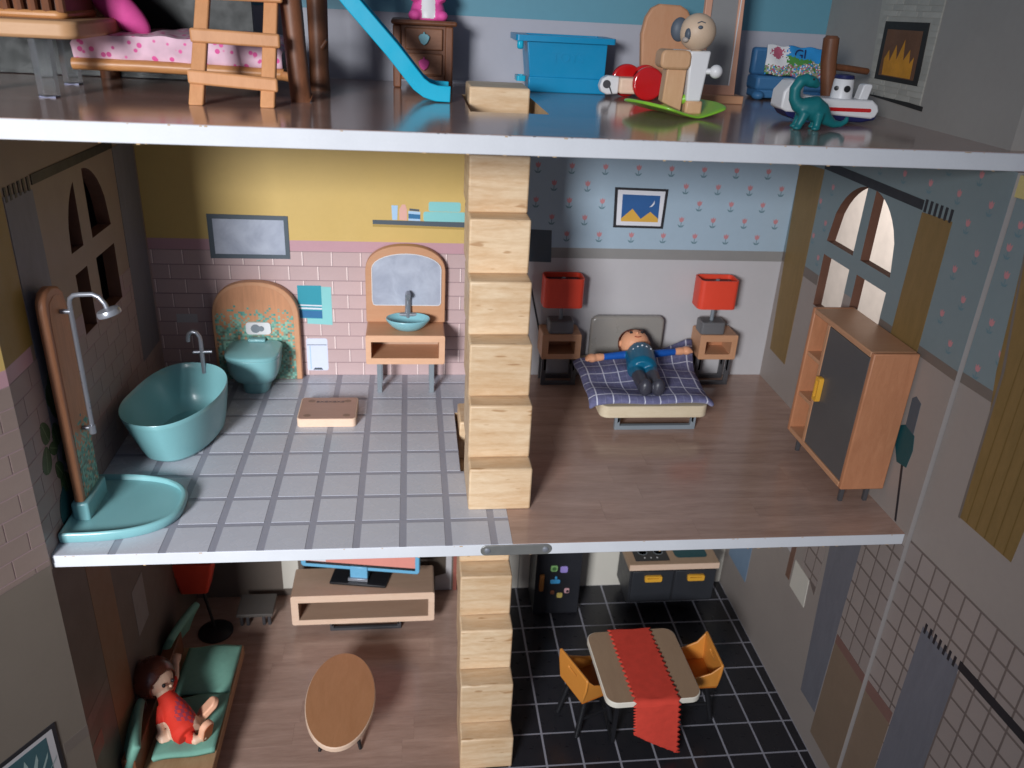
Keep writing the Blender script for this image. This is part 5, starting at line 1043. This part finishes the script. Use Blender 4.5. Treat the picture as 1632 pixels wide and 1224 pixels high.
# dining table
t = thing('dining_table', 'rounded square dining table with tan top and white edge', 'dining table', (12.8, 2.8, G)); tz = 2.14
def tt(k): return [(p.x, p.y) for p in [Vector((12.8, 2.78, 0))+Matrix.Rotation(R(1.8), 3, 'Z') @ Vector((x, y, 0)) for x, y in rrect(-1.36*k, 1.36*k, -1.4*k, 1.4*k, .32)]]
MB().plate(tt(1), 'xy', G+tz-.19, G+tz-.004).build('table_edge', plain('off_white_edge', '#e6e0d2', .5, .04), t, bev=.02); MB().plate(tt(.985), 'xy', G+tz-.004, G+tz).build('table_top', tan_top, t, smooth=False)
for x in (11.95, 13.7): MB().plate([[(1.9, G), (3.75, G), (3.75, G+tz-.19), (1.9, G+tz-.19)], [(2.02, G+.12), (2.02, G+tz-.25), (3.63, G+tz-.25), (3.63, G+.12)]], 'yz', x-.06, x+.06).build('leg_frame', blackp, t, bev=.01)
# runner
def zig(v, n=30): f = (v*n) % 1; return .10*(abs(f-.5)*2-.5)
LT, LH = 2.85, 1.95
def runner(u, v):
    # v 0 at back end on the table, then over the front edge and down
    s_ = v*(LT+LH); xx = 12.12+u*1.26
    xx += (zig(v*1.0, 26)*(1 if u > .5 else -1) if (u < .02 or u > .98) else 0)+.12*min(1, s_/LT)
    if s_ < LT-.12: y = 4.17-s_+.03*u; z = tz+.025+.012*math.sin(u*8+s_*5)
    else:
        a = s_-(LT-.12); r = .14
        if a < r*1.57: y = 4.17-(LT-.12)-r*math.sin(a/r); z = tz+.025-r*(1-math.cos(a/r))
        else: e = (a-r*1.57)*(.56+.44*u+ (0.0)); y = 4.17-(LT-.12)-r-.03*e-.02*math.sin(u*5); z = tz+.025-r-e; xx += .10*e
    if v > .997: z += .09*abs(((u*6) % 1)-.5)*2
    return (xx, y, G+z)
tag(MB().grid(runner, 24, 208).build('table_runner', red_felt, None, solid=.03), 'red felt table runner with zigzag edges hanging over the dining table', 'table runner')
# chairs
def shell_chair(label, c, rz):
    t = thing('dining_chair', label, 'chair', (c[0], c[1], G), rz, 'orange shell dining chairs'); M_ = MW[t.name]; L = lambda m: (setattr(m, 'v', [M_ @ p for p in m.v]), m)[1]
    # local: +x faces the table; back panel at x=-.55
    def prof(y): return 0
    L(MB().plate([rrect(-.72, .72, 1.36, 2.3, .1, 3)[:0]+[(-.6, 1.36), (.6, 1.36), (.72, 1.9), (.74, 2.25), (.7, 2.3), (-.7, 2.3), (-.74, 2.25), (-.72, 1.9)], [(-.2, 2.02), (-.2, 2.08), (.2, 2.08), (.2, 2.02)]], 'yz', -.62, -.54)).build('backrest', mustard, t, bev=.03)
    for s_ in (-1, 1):
        a, b_ = (.60, .54) if s_ > 0 else (-.54, -.60)
        ov = [(-.58, 1.36), (.45, 1.36), (.58, 1.62), (.2, 1.74), (-.3, 1.95), (-.58, 2.28)]
        m = MB().plate(ov, 'xz', min(a, b_), max(a, b_))
        m.v = [Vector((p.x, p.y+s_*.13*(p.z-1.36)/.9, p.z)) for p in m.v]; L(m).build('armrest', mustard, t, bev=.025)
    L(MB().box(-.6, .6, -.6, .6, 1.3, 1.38)).build('seat', plain('burnt_orange_plastic_'+('a' if rz > 90 else 'b'), '#b96a24', .4, .05), t, bev=.03)
    for sx in (-1, 1):
        for sy in (-1, 1): L(MB().tube([(.62*sx, .52*sy, 0), (.34*sx, .4*sy, 1.3)], [.08, .09], 10)).build('leg', blackp, t)
        L(MB().tube([(-.5, .46*sx, .55), (.5, .46*sx, .55)], .05, 8)).build('stretcher', blackp, t)
    return t
def place(t, px, py): pass
shell_chair('orange shell chair on the staircase side of the dining table', (11.32, 2.93), 22)
shell_chair('orange shell chair on the wall side of the dining table', (14.5, 3.12), 180)
